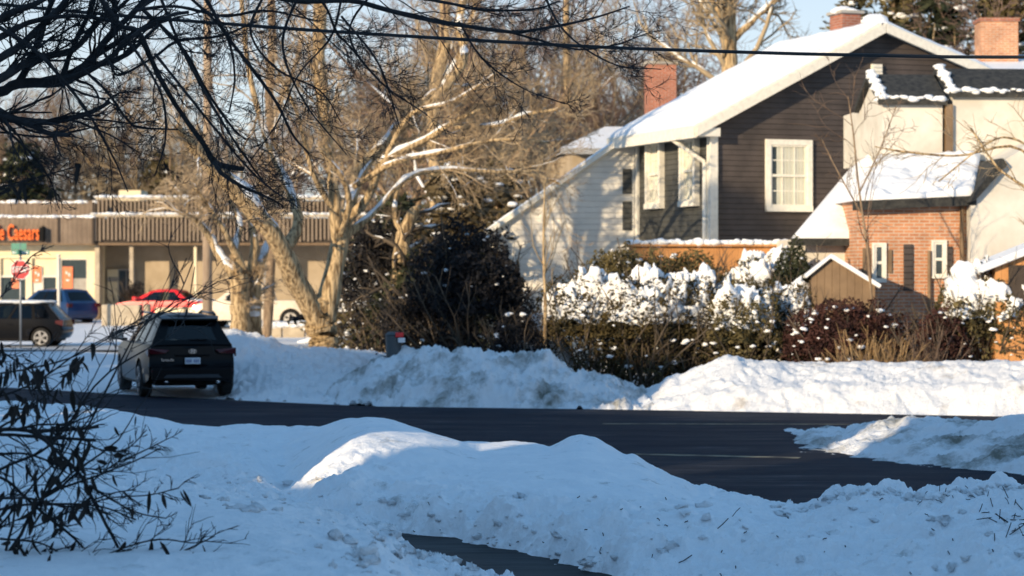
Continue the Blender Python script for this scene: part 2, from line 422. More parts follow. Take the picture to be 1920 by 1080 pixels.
EDGE = [(-60, 75), (-30, 59.5), (-11.1, 49.3), (-8.1, 46.5), (-5.4, 44.1), (-2.6, 42), (2.3, 40.9), (8.7, 38.9), (20, 35), (60, 22)]
def edgeY(X): xs, ys = zip(*EDGE); return np.interp(X, xs, ys)

def sheet(name, pts, z, mat, **k):
    m = MB(); m.add([(x, y, z) for x, y in pts], [tuple(range(len(pts)))]); return m.build(name, mat, **k)

build_ground()
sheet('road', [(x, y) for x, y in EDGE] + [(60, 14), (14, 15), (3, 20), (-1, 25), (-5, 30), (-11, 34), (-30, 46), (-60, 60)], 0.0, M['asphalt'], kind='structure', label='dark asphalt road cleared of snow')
sheet('side_road', [(-70, 71.2), (-3.5, 71.2), (-3.5, 77.2), (-70, 77.2)], .09, M['slush'], kind='structure', label='slushy side road beyond the snow verge')
sheet('sidewalk', [(-4.5, 22.5), (1.2, 21.5), (3.5, 16.5), (8, 9), (5, 8), (-.2, 15.5), (-3, 19)], .030, M['wet'], kind='structure', label='wet shovelled sidewalk')
def road_streaks():
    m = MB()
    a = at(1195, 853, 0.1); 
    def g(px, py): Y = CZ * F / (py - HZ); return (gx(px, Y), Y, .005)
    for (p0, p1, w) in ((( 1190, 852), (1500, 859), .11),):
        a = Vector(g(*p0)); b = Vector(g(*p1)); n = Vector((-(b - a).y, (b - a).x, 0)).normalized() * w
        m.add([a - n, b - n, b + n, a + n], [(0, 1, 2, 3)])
    m.build('road_streak', M['streak'], kind='structure', label='thin pale line on the asphalt')  # thin pale strip laid on the asphalt
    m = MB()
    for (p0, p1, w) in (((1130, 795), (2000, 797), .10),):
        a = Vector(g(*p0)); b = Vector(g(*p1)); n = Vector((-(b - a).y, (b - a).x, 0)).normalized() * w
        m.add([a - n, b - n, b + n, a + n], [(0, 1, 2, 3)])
    m.build('road_streak', M['streak'], kind='structure', label='sunlit streak of snowy road painted as a pale strip')  # pale colour stands in for a sunlit sliver of snowy road
road_streaks()

# --- near yard
R0Y = [(-400, 37), (0, 37), (300, 34), (660, 30), (1000, 27), (1200, 26), (1300, 25), (1500, 23.6), (1600, 22.3), (1920, 21), (2300, 20)]
crest = [(-400, 748), (0, 752), (120, 756), (200, 766), (250, 777), (330, 792), (400, 801), (470, 797), (500, 799), (540, 802), (600, 798), (630, 790), (645, 785), (690, 781), (740, 789), (800, 810), (860, 828), (890, 829), (930, 829), (960, 827), (1000, 831), (1030, 838), (1050, 828), (1070, 818), (1090, 814), (1115, 818), (1140, 832), (1168, 848), (1190, 848), (1205, 858), (1225, 880), (1240, 882), (1255, 895), (1280, 905), (1310, 925), (1345, 930), (1380, 928), (1430, 938), (1490, 950), (1508, 952), (1530, 940), (1550, 929), (1575, 922), (1600, 918), (1650, 914), (1680, 916), (1700, 927), (1745, 926), (1780, 914), (1820, 913), (1850, 904), (1920, 906), (2300, 900)]
near_rows = [
 dict(Y=R0Y, z=[(0, -.08)], r=[(0, .3)]),
 dict(Y=[(p, y - .5) for p, y in R0Y], z=[(-400, .2), (1200, .3), (1500, -.04), (1600, .2), (2300, .3)], r=[(0, .3), (1300, .4), (1500, 1)]),
 dict(Y=[(p, y - 1.5) for p, y in R0Y], py=crest, r=[(0, .25), (600, .12), (1000, .05), (1150, .1), (1300, .35), (1500, .8), (1920, 1)]),
 dict(Y=[(-400, 30), (0, 29), (400, 26), (530, 24), (700, 24.2), (870, 24.5), (1000, 23.8), (1090, 23.4), (1200, 23.0), (1300, 22.0), (1500, 20.8), (1600, 19.9), (1920, 18.4), (2300, 17)],
      py=[(-400, 800), (0, 803), (250, 825), (400, 850), (480, 880), (530, 920), (570, 890), (620, 850), (660, 826), (690, 818), (740, 817), (800, 821), (860, 833), (900, 850), (1000, 856), (1090, 856), (1200, 885), (1300, 935), (1400, 945), (1500, 968), (1600, 945), (1750, 945), (1920, 935), (2300, 930)],
      r=[(0, .5), (450, .6), (540, .5), (620, .15), (700, .05), (1000, .05), (1200, .1), (1400, .5), (1500, .8), (1920, .9)]),
 dict(Y=[(-400, 28), (0, 26.5), (400, 24), (530, 22.6), (700, 22.6), (870, 22.6), (1000, 22.0), (1100, 21.5), (1300, 20.3), (1500, 19.6), (1700, 18.6), (1920, 17.3), (2300, 16)],
      py=[(-400, 860), (0, 862), (250, 880), (400, 900), (480, 915), (530, 937), (562, 948), (600, 910), (640, 894), (700, 892), (800, 899), (900, 901), (1000, 902), (1200, 928), (1300, 950), (1500, 988), (1600, 970), (1750, 968), (1920, 965), (2300, 965)],
      r=[(0, .7), (500, .8), (700, .5), (900, .18), (1100, .15), (1300, .3), (1500, .6), (1920, .8)]),
 dict(Y=[(-400, 25), (0, 24), (400, 22.4), (562, 21.9), (735, 21.5), (1000, 19.9), (1100, 19.0), (1300, 18.3), (1500, 18.2), (1700, 17.4), (1920, 16.3), (2300, 15.2)],
      py=[(-400, 905), (0, 905), (250, 915), (400, 925), (480, 932), (562, 960), (640, 922), (735, 940), (900, 950), (1100, 972), (1300, 992), (1500, 1012), (1700, 1000), (1920, 990), (2300, 985)],
      r=[(0, .8), (735, 1.1), (1100, 1.0), (1300, .7), (1920, .75)]),
 dict(Y=[(-400, 22), (0, 21.5), (400, 20.6), (562, 21.0), (735, 20.9), (860, 20.2), (1000, 19.1), (1100, 18.0), (1300, 16.9), (1500, 16.8), (1700, 16), (1920, 15.1), (2300, 14.3)],
      z=[(-400, .55), (0, .55), (400, .45), (562, .2), (700, .10), (740, -.14), (860, -.16), (1100, -.12), (1180, .12), (1500, .24), (1700, .34), (1920, .5), (2300, .6)], r=[(0, .7), (735, 1.1), (1100, 1.1), (1300, .75), (1920, .7)]),
 dict(Y=[(-400, 19), (0, 19), (400, 18.8), (690, 20.2), (790, 19.2), (940, 17.9), (1100, 16.8), (1300, 15.4), (2300, 13)],
      z=[(-400, .7), (0, .7), (400, .6), (562, .42), (690, .12), (745, -.13), (940, -.15), (1100, -.10), (1200, .12), (1500, .26), (1920, .55), (2300, .6)], r=[(0, .35), (500, .5), (735, 1.1), (1300, .7)]),
 dict(Y=[(-400, 16.5), (0, 16.5), (560, 16.6), (690, 17.6), (790, 18.5), (900, 17.2), (1100, 15.6), (1300, 14.5), (2300, 12)],
      py=[(-400, 935), (0, 940), (250, 953), (340, 950), (430, 946), (520, 950), (600, 968), (660, 984), (735, 1004), (770, 1038), (860, 1066), (940, 1092), (1050, 1125), (1300, 1105), (1500, 1100), (1920, 1060), (2300, 1060)], r=[(0, .06), (500, .1), (660, .6), (760, 1.1), (1000, 1), (1300, .7)]),
 dict(Y=[(-400, 13), (0, 12.5), (560, 12.5), (690, 12.5), (900, 12.5), (1100, 12.5), (2300, 10)],
      z=[(-400, .82), (400, .82), (700, .78), (800, .66), (940, .45), (1100, .4), (2300, .4)], r=[(0, .05), (700, .3), (1300, .6)]),
 dict(Y=[(-400, 8), (2300, 8)], z=[(-400, .80), (2300, .5)], r=[(0, .3)]),
]
near_bank = loft('snow_bank', near_rows, -420, 2320, 2.0, .035, M['snow_near'], amp=1.25, label='broad shaded snow bank with a shovelled notch, nearest the camera', cat='snow bank', group='ploughed snow banks')

def bank(rows, px0, px1, dpx, dv, mat, label, amp=1, so=0, rd=.7):
    return loft('snow_bank', rows, px0, px1, dpx, dv, mat, amp, so, rd, label=label, cat='snow bank', group='ploughed snow banks')
# mid right
fy = [(1440, 31.6), (1475, 31.2), (1560, 30.4), (1600, 29.8), (1700, 28.9), (1920, 27.1), (2300, 24.5)]
bank([dict(Y=[(p, y + 5.2) for p, y in fy], z=[(0, -.1)]),
      dict(Y=[(p, y + 4.2) for p, y in fy], z=[(1440, -.1), (1475, 0), (1600, .15), (2300, .3)]),
      dict(Y=[(p, y + 3.0) for p, y in fy], py=[(1440, 850), (1460, 845), (1490, 823), (1530, 812), (1560, 813), (1590, 816), (1625, 803), (1660, 790), (1700, 786), (1740, 786), (1800, 790), (1850, 786), (1920, 783), (2300, 780)]),
      dict(Y=[(p, y + 1.3) for p, y in fy], py=[(1440, 856), (1460, 850), (1500, 838), (1560, 838), (1640, 830), (1740, 832), (1920, 840), (2300, 850)]),
      dict(Y=fy, z=[(0, -.06)])], 1450, 2330, 2.5, .05, M['snow_mid'], 'corner snow bank crossed by a strip of sunlight, right of the asphalt', 1, 3)
# far right, sunlit
fy = [(1150, 41.2), (1300, 40.6), (1500, 40.2), (1920, 39.1), (2400, 37.5)]
bank([dict(Y=[(p, y + 5.5) for p, y in fy], z=[(0, -.05)]),
      dict(Y=[(p, y + 3.8) for p, y in fy], z=[(1150, 0), (1250, .3), (1350, .7), (2400, .7)]),
      dict(Y=[(p, y + 2.4) for p, y in fy], py=[(1150, 768), (1180, 752), (1205, 738), (1235, 722), (1255, 708), (1275, 705), (1300, 694), (1320, 688), (1345, 676), (1365, 671), (1385, 674), (1400, 682), (1430, 683), (1450, 684), (1470, 692), (1540, 691), (1600, 690), (1680, 687), (1750, 683), (1830, 679), (1870, 673), (1920, 675), (2400, 670)]),
      dict(Y=[(p, y + 1.0) for p, y in fy], py=[(1150, 770), (1200, 758), (1260, 742), (1330, 728), (1400, 722), (1500, 722), (1920, 716), (2400, 715)]),
      dict(Y=[(p, y + .1) for p, y in fy], z=[(0, -.06)])], 1150, 2400, 2.5, .06, M['snow_far'], 'long cream sunlit snow bank in front of the hedges', .9, 8)
# centre, shaded and dirty
fy = [(580, 43.6), (640, 43.0), (700, 42.4), (900, 41.4), (1235, 41.0), (1260, 41)]
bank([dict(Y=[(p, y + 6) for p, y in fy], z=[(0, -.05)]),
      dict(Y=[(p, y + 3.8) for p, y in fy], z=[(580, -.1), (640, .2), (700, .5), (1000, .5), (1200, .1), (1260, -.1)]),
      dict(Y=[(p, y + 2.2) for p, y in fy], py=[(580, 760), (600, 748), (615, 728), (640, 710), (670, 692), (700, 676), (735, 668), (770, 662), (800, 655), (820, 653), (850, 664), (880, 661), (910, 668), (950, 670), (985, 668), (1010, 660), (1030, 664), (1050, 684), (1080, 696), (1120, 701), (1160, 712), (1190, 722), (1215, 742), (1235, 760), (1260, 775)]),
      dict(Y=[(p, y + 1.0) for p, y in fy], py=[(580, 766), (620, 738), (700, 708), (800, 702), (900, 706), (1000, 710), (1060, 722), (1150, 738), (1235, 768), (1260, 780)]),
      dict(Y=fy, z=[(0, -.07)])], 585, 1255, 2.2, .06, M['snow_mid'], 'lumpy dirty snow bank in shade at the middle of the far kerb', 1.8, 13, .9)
# left, behind the SUV
fy = [(380, 45.6), (440, 44.9), (520, 44.4), (620, 43.9), (760, 43.5)]
bank([dict(Y=[(p, y + 13) for p, y in fy], z=[(0, 0)]),
      dict(Y=[(p, y + 9.5) for p, y in fy], z=[(380, .3), (600, .6), (760, .3)]),
      dict(Y=[(p, y + 7) for p, y in fy], py=[(380, 640), (425, 622), (450, 624), (480, 629), (510, 640), (540, 650), (580, 653), (640, 657), (700, 662), (760, 672)]),
      dict(Y=[(p, y + 4) for p, y in fy], py=[(380, 690), (440, 668), (480, 672), (560, 690), (640, 694), (760, 700)]),
      dict(Y=[(p, y + 1.5) for p, y in fy], py=[(380, 738), (440, 722), (480, 715), (560, 725), (640, 728), (760, 735)]),
      dict(Y=fy, z=[(0, -.05)])], 400, 765, 2.2, .07, M['snow'], 'tall blue-shaded snow bank between the dark SUV and the forked tree', 1.5, 21, .8)

# ================================================================== HOUSES
def window(parent, c, ux, w, h, n, frame=.11, proud=.05, curtain=True, muntin=(2, 2)):
    """window centred at c on a wall with unit right vector ux and outward normal n (local coords)"""
    c = Vector(c); ux = Vector(ux); n = Vector(n); uz = Vector((0, 0, 1))
    def bx(m, a0, a1, b0, b1, d0, d1):
        m.prism([c + ux * a0 + uz * b0 + n * d0, c + ux * a1 + uz * b0 + n * d0, c + ux * a1 + uz * b1 + n * d0, c + ux * a0 + uz * b1 + n * d0], 0, n * (d1 - d0))
    m = MB(); W, H = w / 2, h / 2
    bx(m, -W, W, H - frame, H, 0, proud); bx(m, -W, W, -H, -H + frame, 0, proud + .03)
    bx(m, -W, -W + frame, -H + frame, H - frame, 0, proud); bx(m, W - frame, W, -H + frame, H - frame, 0, proud)
    fr = m.build('window', M['trim'], parent)
    s = MB(); i = W - frame; j = H - frame; t = .045
    bx(s, -i, i, -.03, .03, -.01, proud * .7)
    bx(s, -i, -i + t, -j, j, -.01, proud * .6); bx(s, i - t, i, -j, j, -.01, proud * .6); bx(s, -i + t, i - t, j - t, j, -.01, proud * .6); bx(s, -i + t, i - t, -j, -j + t, -.01, proud * .6)
    nx, nz = muntin
    for q in range(1, nx + 1):
        x = -i + 2 * i * q / (nx + 1); bx(s, x - .014, x + .014, -j + t, -.03, -.01, proud * .35); bx(s, x - .014, x + .014, .03, j - t, -.01, proud * .35)
    for q in (-.5, .5):
        if nz: bx(s, -i + t, i - t, q * j - .014, q * j + .014, -.01, proud * .3)
    s.build('sash', M['trim'], fr)
    g = MB(); bx(g, -i + t, i - t, -j + t, j - t, -.004, .004); g.build('pane', M['glass'], fr)
    if curtain:
        g = MB(); bx(g, -i + t + .14, i - t, -j + t, j - t, .004, .012); g.build('blind', M['curtain'], fr)
    return fr

def dark_house():
    th = R(20); r = empty('house', (4.86, 55, 0), th, label='dark brown sided two storey house with a snowy gable roof and cream trim', cat='house')
    ax, az, ex, ez = 4.48, 8.52, 7.6, 7.45; L = 4.6; e0 = 6.18
    # gable wall faces the street (local y = 0), ridge runs along local y
    m = MB(); m.prism([(0, 0, 0), (ex, 0, 0), (ex, 0, ez), (ax, 0, az), (0, 0, e0)], 0, (0, L, 0))
    wall = m.build('wall', M['siding_dark'], r)
    m = MB(); m.box(-.03, -.002, .02, L - .02, .1, e0 - .05); m.build('side_wall', M['siding_slate'], r)
    # roof slopes, thick with snow, overhang .45
    def slope(x0, z0, x1, z1, y0, y1, t, name, mat, par):
        m = MB(); d = Vector((x1 - x0, 0, z1 - z0)).normalized(); nn = Vector((-d.z, 0, d.x)); nn = nn if nn.z > 0 else -nn
        n = 14; 
        m.prism([(x0, y0, z0), (x1, y0, z1), Vector((x1, y0, z1)) + nn * t, Vector((x0, y0, z0)) + nn * t], 0, (0, y1 - y0, 0))
        return m.build(name, mat, par, bevel=.04)
    sl = (az - e0) / ax; ov = .62
    roof = slope(-ov, e0 - ov * sl, ax, az, -.38, L + .55, .16, 'roof', M['trim'], r)
    slope(ax + .001, az, ex + .1, ez - .05, -.38, L + .55, .16, 'roof', M['trim'], r)
    # snow on the roof as displaced slabs
    def snow_slope(x0, z0, x1, z1, y0, y1, t, seed):
        n1, n2 = 60, 70; u = np.linspace(0, 1, n1); v = np.linspace(0, 1, n2); U, Vv = np.meshgrid(u, v)
        X = x0 + (x1 - x0) * U; Z = z0 + (z1 - z0) * U; Y = y0 + (y1 - y0) * Vv
        d = Vector((x1 - x0, 0, z1 - z0)).normalized(); nn = Vector((-d.z, 0, d.x)); nn = nn if nn.z > 0 else -nn
        ed = np.minimum(np.minimum(U, 1 - U) * abs(x1 - x0), np.minimum(Vv, 1 - Vv) * (y1 - y0)); prof = np.sqrt(np.clip(ed / .16, 0, 1))
        T = t * prof * (1 + .5 * fbm(X + seed, Y + seed, 1.4, 4)) - .01 * (1 - prof)
        V = np.stack([X + nn.x * T, Y, Z + nn.z * T], -1).reshape(-1, 3); idx = np.arange(n1 * n2).reshape(n2, n1)
        q = np.stack([idx[:-1, :-1], idx[:-1, 1:], idx[1:, 1:], idx[1:, :-1]], -1).reshape(-1, 4)
        return np_mesh('roof_snow', V, q, M['snow_roof'], r)
    nx, nz = -sl / math.hypot(1, sl) * .16, 1 / math.hypot(1, sl) * .16
    snow_slope(-ov + nx + .03, e0 - ov * sl + nz, ax + nx, az + nz + .02, -.30, L + .5, .10, 1)
    snow_slope(ax, az + .15, ex + .15, ez + .08, -.30, L + .5, .12, 5)
    # rake boards / eave return
    m = MB()
    for (x0, z0, x1, z1) in ((-ov, e0 - ov * sl, ax, az), (ax + .02, az, ex + .1, ez - .05)):
        m.prism([(x0, -.41, z0 - .11), (x1, -.41, z1 - .11), (x1, -.41, z1 + .11), (x0, -.41, z0 + .11)], 0, (0, -.035, 0))
    m.build('rake_board', M['trim'], r)
    m = MB(); m.box(-ov, .02, -.375, -.02, e0 - .42, e0 - .22); m.box(-ov - .06, -ov + .02, -.36, L + .5, e0 - ov * sl - .14, e0 - ov * sl + .10); m.box(-ov + .03, -.01, -.015, L + .4, e0 - .40, e0 - .34)
    m.build('soffit', M['trim'], r)
    m = MB(); m.box(-.13, .09, -.10, .10, 0, e0 - .41); m.build('corner_board', M['trim'], r, bevel=.01)
    m = MB(); m.box(-.09, 0, L - .16, L + .02, 0, e0 - .41); m.build('corner_board', M['trim'], r)
    m = MB(); m.cyl((-.62, 1.05, e0 - .42), (-.17, .12, e0 - 1.02), .055, k=10); m.cyl((-.17, .12, e0 - 1.02), (-.17, .12, .4), .055, k=10); m.build('downspout', M['trim'], r, smooth=True)
    # main window, in the gable wall: px 1450-1543, y 245-380
    window(r, (2.02, -.002, 4.86), (1, 0, 0), 1.26, 1.76, (0, -1, 0), frame=.13, proud=.08)
    window(r, (-.032, 1.18, 5.0), (0, 1, 0), .95, 1.76, (-1, 0, 0), frame=.13, proud=.14, muntin=(1, 1))
    window(r, (-.032, 3.30, 5.0), (0, 1, 0), .95, 1.76, (-1, 0, 0), frame=.13, proud=.14, muntin=(1, 1))
    m = MB(); m.box(4.30, 4.58, -.09, -.002, 7.25, 7.66); 
    for k in range(4): m.box(4.32, 4.56, -.12, -.09, 7.29 + k * .095, 7.33 + k * .095)
    m.build('vent', M['trim'], r)
    # brick chimney on the ridge, turned roof fan with a snow cap
    m = MB(); m.box(5.50, 6.05, 3.7, 4.4, 7.4, 9.38); ch = m.build('chimney', M['brick_red'], r)
    m = MB(); m.box(5.43, 6.12, 3.63, 4.47, 9.382, 9.46); m.build('chimney_cap', M['concrete_grey'], ch)
    V, Fq = blobs(np.array([[5.65, 4.0, 9.50], [5.9, 4.0, 9.48]]), np.array([.22, .18]), rng); np_mesh('snow', V, Fq, M['snow_roof'], ch)
    m = MB(); m.cyl((5.2, 1.3, 8.1), (5.2, 1.3, 8.75), .13, .13); m.cyl((5.2, 1.3, 8.6), (5.2, 1.3, 8.9), .22, .2, 14); vt = m.build('roof_vent', M['metal'], r, smooth=True)
    V, Fq = blobs(np.array([[5.2, 1.3, 8.92]]), np.array([.27]), rng, .8); np_mesh('snow', V, Fq, M['snow_roof'], vt)
    return r
dark_house()

def white_house():
    th = R(2); o = Vector((4.86 - .342 * 4.62, 55 + .94 * 4.62, 0))
    r = empty('house', o, th, label='white clapboard house wing with a long sloping snowy roof edge, behind the dark bush', cat='house')
    x0 = -3.95; z0 = 3.44; z1 = 6.15; D = 3.0; sk = Vector((.40, .92, 0))
    m = MB(); m.prism([(x0, 0, 0), (-.1, 0, 0), (-.1, 0, z1 - .05), (x0, 0, z0)], 0, sk * D); m.build('wall', M['siding_white'], r)
    sl = (z1 - z0) / (-x0); n1, n2 = 50, 60
    m = MB(); m.prism([(x0 - .35, -.2, z0 - .35 * sl), (-.05, -.2, z1), (-.05, -.2, z1 + .14), (x0 - .35, -.2, z0 - .35 * sl + .14)], 0, sk * (D + .3)); m.build('roof', M['trim'], r)
    U, Vv = np.meshgrid(np.linspace(0, 1, n1), np.linspace(0, 1, n2)); X = x0 - .35 + (-.05 - x0 + .35) * U; Y = -.18 + (D + .26) * Vv * .92; X = X + (D + .26) * Vv * .40
    ed = np.minimum(np.minimum(U, 1 - U) * 4, np.minimum(Vv, 1 - Vv) * D); T = .10 * np.sqrt(np.clip(ed / .15, 0, 1)) * (1 + .4 * fbm(X, Y, 2, 4))
    Z = z0 - .35 * sl + (z1 - z0 + .35 * sl) * U + .145 + T; idx = np.arange(n1 * n2).reshape(n2, n1)
    np_mesh('roof_snow', np.stack([X, Y, Z], -1).reshape(-1, 3), np.stack([idx[:-1, :-1], idx[:-1, 1:], idx[1:, 1:], idx[1:, :-1]], -1).reshape(-1, 4), M['snow_roof'], r)
    m = MB(); m.box(-.14, -.102 + .0, -.045, -.003, 0, z1 - .2); m.build('corner_board', M['trim'], r)
    m = MB(); m.box(-.40, -.16, -.04, -.002, 3.6, 4.35); m.box(-.40, -.16, -.04, -.002, 4.55, 5.2); m.build('shutter', M['siding_slate'], r)
white_house()

def far_house():   # grey-blue snowy roof left of the white wing
    a = at(1170, 232, 72); b = at(1050, 278, 70)
    r = empty('house', (a.x, 70, 0), R(6), label='far house showing only a blue-grey snowy eave beyond the white gable', cat='house')
    w = -(a.x - b.x); zr, ze = a.z, b.z
    m = MB(); m.box(w + .5, 5, 1, 8, 0, ze - .1); m.build('wall', M['tan_wall'], r)
    m = MB(); m.prism([(w, 0, ze - .22), (6, 0, ze - .22), (6, 0, ze), (w, 0, ze)], 0, (0, .12, 0)); m.build('gutter', M['siding_slate'], r)
    m = MB(); m.add([(w, 0, ze), (6, 0, ze), (6, 3.4, zr), (-.2, 3.4, zr), (w, 0, ze - .18), (6, 0, ze - .18), (6, 7, ze), (w + .3, 7, ze)], [(0, 1, 2, 3), (0, 4, 5, 1), (3, 2, 6, 7), (0, 3, 7)]); m.build('roof', M['snow_roof'], r)
    m = MB(); m.box(1.22, 2.12, 3.3, 4.2, zr - 1.6, gz(112, 72)); ch = m.build('chimney', M['brick_red'], r)
    m = MB(); m.box(1.15, 2.19, 3.23, 4.27, gz(112, 72) + .002, gz(112, 72) + .10); m.build('chimney_cap', M['concrete_grey'], ch)
far_house()

def brick_house():
    Y0 = 49.0
    r = empty('house', (gx(1600, Y0), Y0, 0), R(4), label='orange brick and white house with dormers under patchy roof snow, at the right edge', cat='house')
    X = lambda px, Y=Y0: (gx(px, Y) - gx(1600, Y0))
    Z = gz
    # white body
    m = MB(); m.box(X(1503), X(2080), .4, 8, 0, Z(448, 49.4)); m.build('wall', M['white'], r)
    # hipped main roof, snow covered
    def surf(name, quad, mat, amp, n=46, th=.16, fr=2.2):
        q = [Vector(p) for p in quad]; U, W = np.meshgrid(np.linspace(0, 1, n), np.linspace(0, 1, n)); U = U[..., None]; W = W[..., None]
        P = (np.array(q[0]) * (1 - U) + np.array(q[1]) * U) * (1 - W) + (np.array(q[3]) * (1 - U) + np.array(q[2]) * U) * W
        nn = (q[1] - q[0]).cross(q[3] - q[0]).normalized(); nn = nn if nn.z > 0 else -nn
        ed = np.minimum(np.minimum(U, 1 - U), np.minimum(W, 1 - W))[..., 0]; pr = np.sqrt(np.clip(ed / .03, 0, 1))
        T = th * pr + amp * fbm(P[..., 0], P[..., 1] + P[..., 2], fr, 5) * pr
        P = P + np.array(nn) * T[..., None]; idx = np.arange(n * n).reshape(n, n)
        return np_mesh(name, P.reshape(-1, 3), np.stack([idx[:-1, :-1], idx[:-1, 1:], idx[1:, 1:], idx[1:, :-1]], -1).reshape(-1, 4), mat, r)
    zl = Z(447, Y0); zt = Z(268, 52)
    A, B, C, D = (X(1482), 0, zl), (X(2080), 0, zl), (X(2080), 3, zt), (X(1664, 52), 3, zt)
    m = MB(); m.add([A, B, C, D, (D[0], 8, zl), (D[0] + .3, 5.5, zt), (C[0], 5.5, zt), (B[0], 8, zl)], [(0, 1, 2, 3), (0, 3, 5, 4), (3, 2, 6, 5), (4, 5, 6, 7), (1, 7, 6, 2)]); rf = m.build('roof', M['snow_roof'], r)
    surf('roof_snow', (A, B, C, D), M['snow_roof'], .05)
    m = MB(); m.box(A[0], X(1600), -.06, -.002, zl - .16, zl - .0); m.build('gutter', M['shingle'], r)
    # brick front room
    b0 = -.8; Yb = Y0 - .8; XB = lambda px: X(px, Yb)
    zb = Z(376, Yb); 
    m = MB(); m.box(XB(1602), XB(1816), b0, .8, 0, zb); m.build('brick_wall', M['brick'], r)
    ra = (XB(1588), b0 - .25, zb - .02); rb = (XB(1822), b0 - .25, zb + .10); rc = (X(1850, 49.8), .9, Z(285, 49.8)); rd = (X(1650, 49.8), .9, Z(296, 49.8))
    m = MB(); m.add([ra, rb, rc, rd, (ra[0], .9, ra[2]), (rb[0], .9, rb[2])], [(0, 1, 2, 3), (0, 3, 4), (1, 5, 2), (0, 4, 5, 1), (4, 3, 2, 5)]); m.build('porch_roof', M['snow_roof'], r)
    surf('roof_snow', (ra, rb, rc, rd), M['snow_roof'], .10, th=.10, fr=3)
    m = MB(); m.prism([(ra[0], b0 - .27, ra[2] - .20), (rb[0], b0 - .27, rb[2] - .20), (rb[0], b0 - .27, rb[2] + .0), (ra[0], b0 - .27, ra[2])], 0, (0, -.05, 0)); m.build('fascia', M['shingle'], r)
    m = MB(); m.cyl((XB(1800), b0 - .07, .3), (XB(1800), b0 - .07, zb - .1), .05, k=8); m.cyl((XB(1738), b0 - .07, .3), (XB(1738), b0 - .07, Z(470, Yb)), .04, k=8); m.build('downspout', M['wood_brown'], r)
    # windows on the brick
    for pxa, pxb, ya, yb in ((1630, 1657, 455, 530), (1743, 1772, 450, 522)):
        zc = Z((ya + yb) / 2, Yb); window(r, ((XB(pxa) + XB(pxb)) / 2, b0 - .002, zc), (1, 0, 0), XB(pxb) - XB(pxa), Z(ya, Yb) - Z(yb, Yb), (0, -1, 0), frame=.05, proud=.05, muntin=(0, 0))
    for pxa, pxb, ya, yb in ((1612, 1627, 465, 516), (1661, 1668, 468, 512), (1690, 1708, 458, 545), (1774, 1783, 462, 510)):
        m = MB(); m.box(XB(pxa), XB(pxb), b0 - .04, b0 - .002, Z(yb, Yb), Z(ya, Yb)); m.build('shutter', M['wood_brown'] if pxa < 1700 and pxa != 1690 else M['siding_dark'], r, bevel=.008)
    # white sloping wall on the right with a dark rake
    Yw = Y0 - 1.1; XW = lambda px: X(px, Yw)
    pts = [(1816, 620), (2080, 620), (2080, 215), (1935, 268), (1880, 300), (1816, 372)]
    m = MB(); m.prism([(XW(a), b0 - .3, Z(b, Yw)) for a, b in pts], 0, (0, 2.5, 0)); m.build('side_wing', M['white'], r)
    m = MB(); m.prism([(XW(1806), b0 - .45, Z(380, Yw)), (XW(1822), b0 - .45, Z(376, Yw)), (XW(1884), b0 - .45, Z(308, Yw)), (XW(1872), b0 - .45, Z(296, Yw))], 0, (0, 2.4, 0)); m.build('rake_board', M['shingle'], r)
    # dormers
    for k, (pa, pb, peak, eave, bot) in enumerate(((1662, 1776, 150, 193, 300), (1796, 1990, 138, 178, 300))):
        yf = 1.0; Yd = Y0 + 1; XD = lambda px: X(px, Yd)
        m = MB(); m.box(XD(pa), XD(pb), yf, yf + 4, Z(bot, Yd), Z(eave, Yd)); d = m.build('dormer', M['white'], r)
        g = MB(); yc = yf + 1.1; g.prism([(XD(pa), yf, Z(eave, Yd)), (XD(pa), yf + 2.2, Z(eave, Yd)), (XD(pa), yc, Z(peak, Yd) + .02)], 0, (.05, 0, 0)); g.build('gable', M['white'], d)
        g = MB(); s0 = XD(pa) - .12; s1 = XD(pb) + .08; ze = Z(eave, Yd) - .05; zp = Z(peak, Yd) + .1
        g.prism([(s0, yf - .15, ze), (s0, yc, zp), (s0, yf + 2.35, ze), (s0, yf + 2.35, ze + .12), (s0, yc, zp + .13), (s0, yf - .15, ze + .12)], 0, (s1 - s0, 0, 0)); g.build('roof', M['shingle'], d)
        rg = np.random.RandomState(30 + k); n = 26
        C = np.stack([np.linspace(s0 + .05, s1 - .05, n), np.full(n, yf - .04), np.full(n, ze + .15)], -1) + rg.normal(0, .03, (n, 3))
        C2 = np.stack([np.full(12, s0 + .10), np.linspace(yf - .1, yc, 12), np.linspace(ze + .16, zp + .18, 12)], -1)
        V, Fq = blobs(np.vstack([C, C2]), np.concatenate([.05 + .08 * rg.rand(n), .07 + .05 * rg.rand(12)]), rg, .55); np_mesh('snow', V, Fq, M['snow_roof'], d)
    m = MB(); m.box(X(1781, 50), X(1794, 50), .9, 1.1, Z(285, 50), Z(195, 50)); m.build('downspout', M['wood_brown'], r)
brick_house()

def right_far_house():
    Y = 66; r = empty('house', (gx(1860, Y), Y, 0), 0, label='far snowy roof with a broad orange brick chimney, top right corner', cat='house')
    X = lambda p: gx(p, Y) - gx(1860, Y); Z = lambda p: gz(p, Y)
    m = MB(); m.box(X(1815), X(2200), .5, 8, 0, Z(140)); m.build('wall', M['brick'], r)
    m = MB(); m.prism([(X(1800), 0, Z(138)), (X(2200), 0, Z(138)), (X(2200), 4, Z(78)), (X(1870), 4, Z(78))], 0, (0, 0, -.18)); m.build('roof', M['snow_roof'], r)
    m = MB(); m.box(X(1872), X(1945), 2.5, 3.4, Z(140), Z(22)); ch = m.build('chimney', M['brick'], r)
    m = MB(); m.box(X(1869), X(1948), 2.45, 3.45, Z(22) + .002, Z(15)); m.build('chimney_cap', M['brick_red'], ch)
right_far_house()

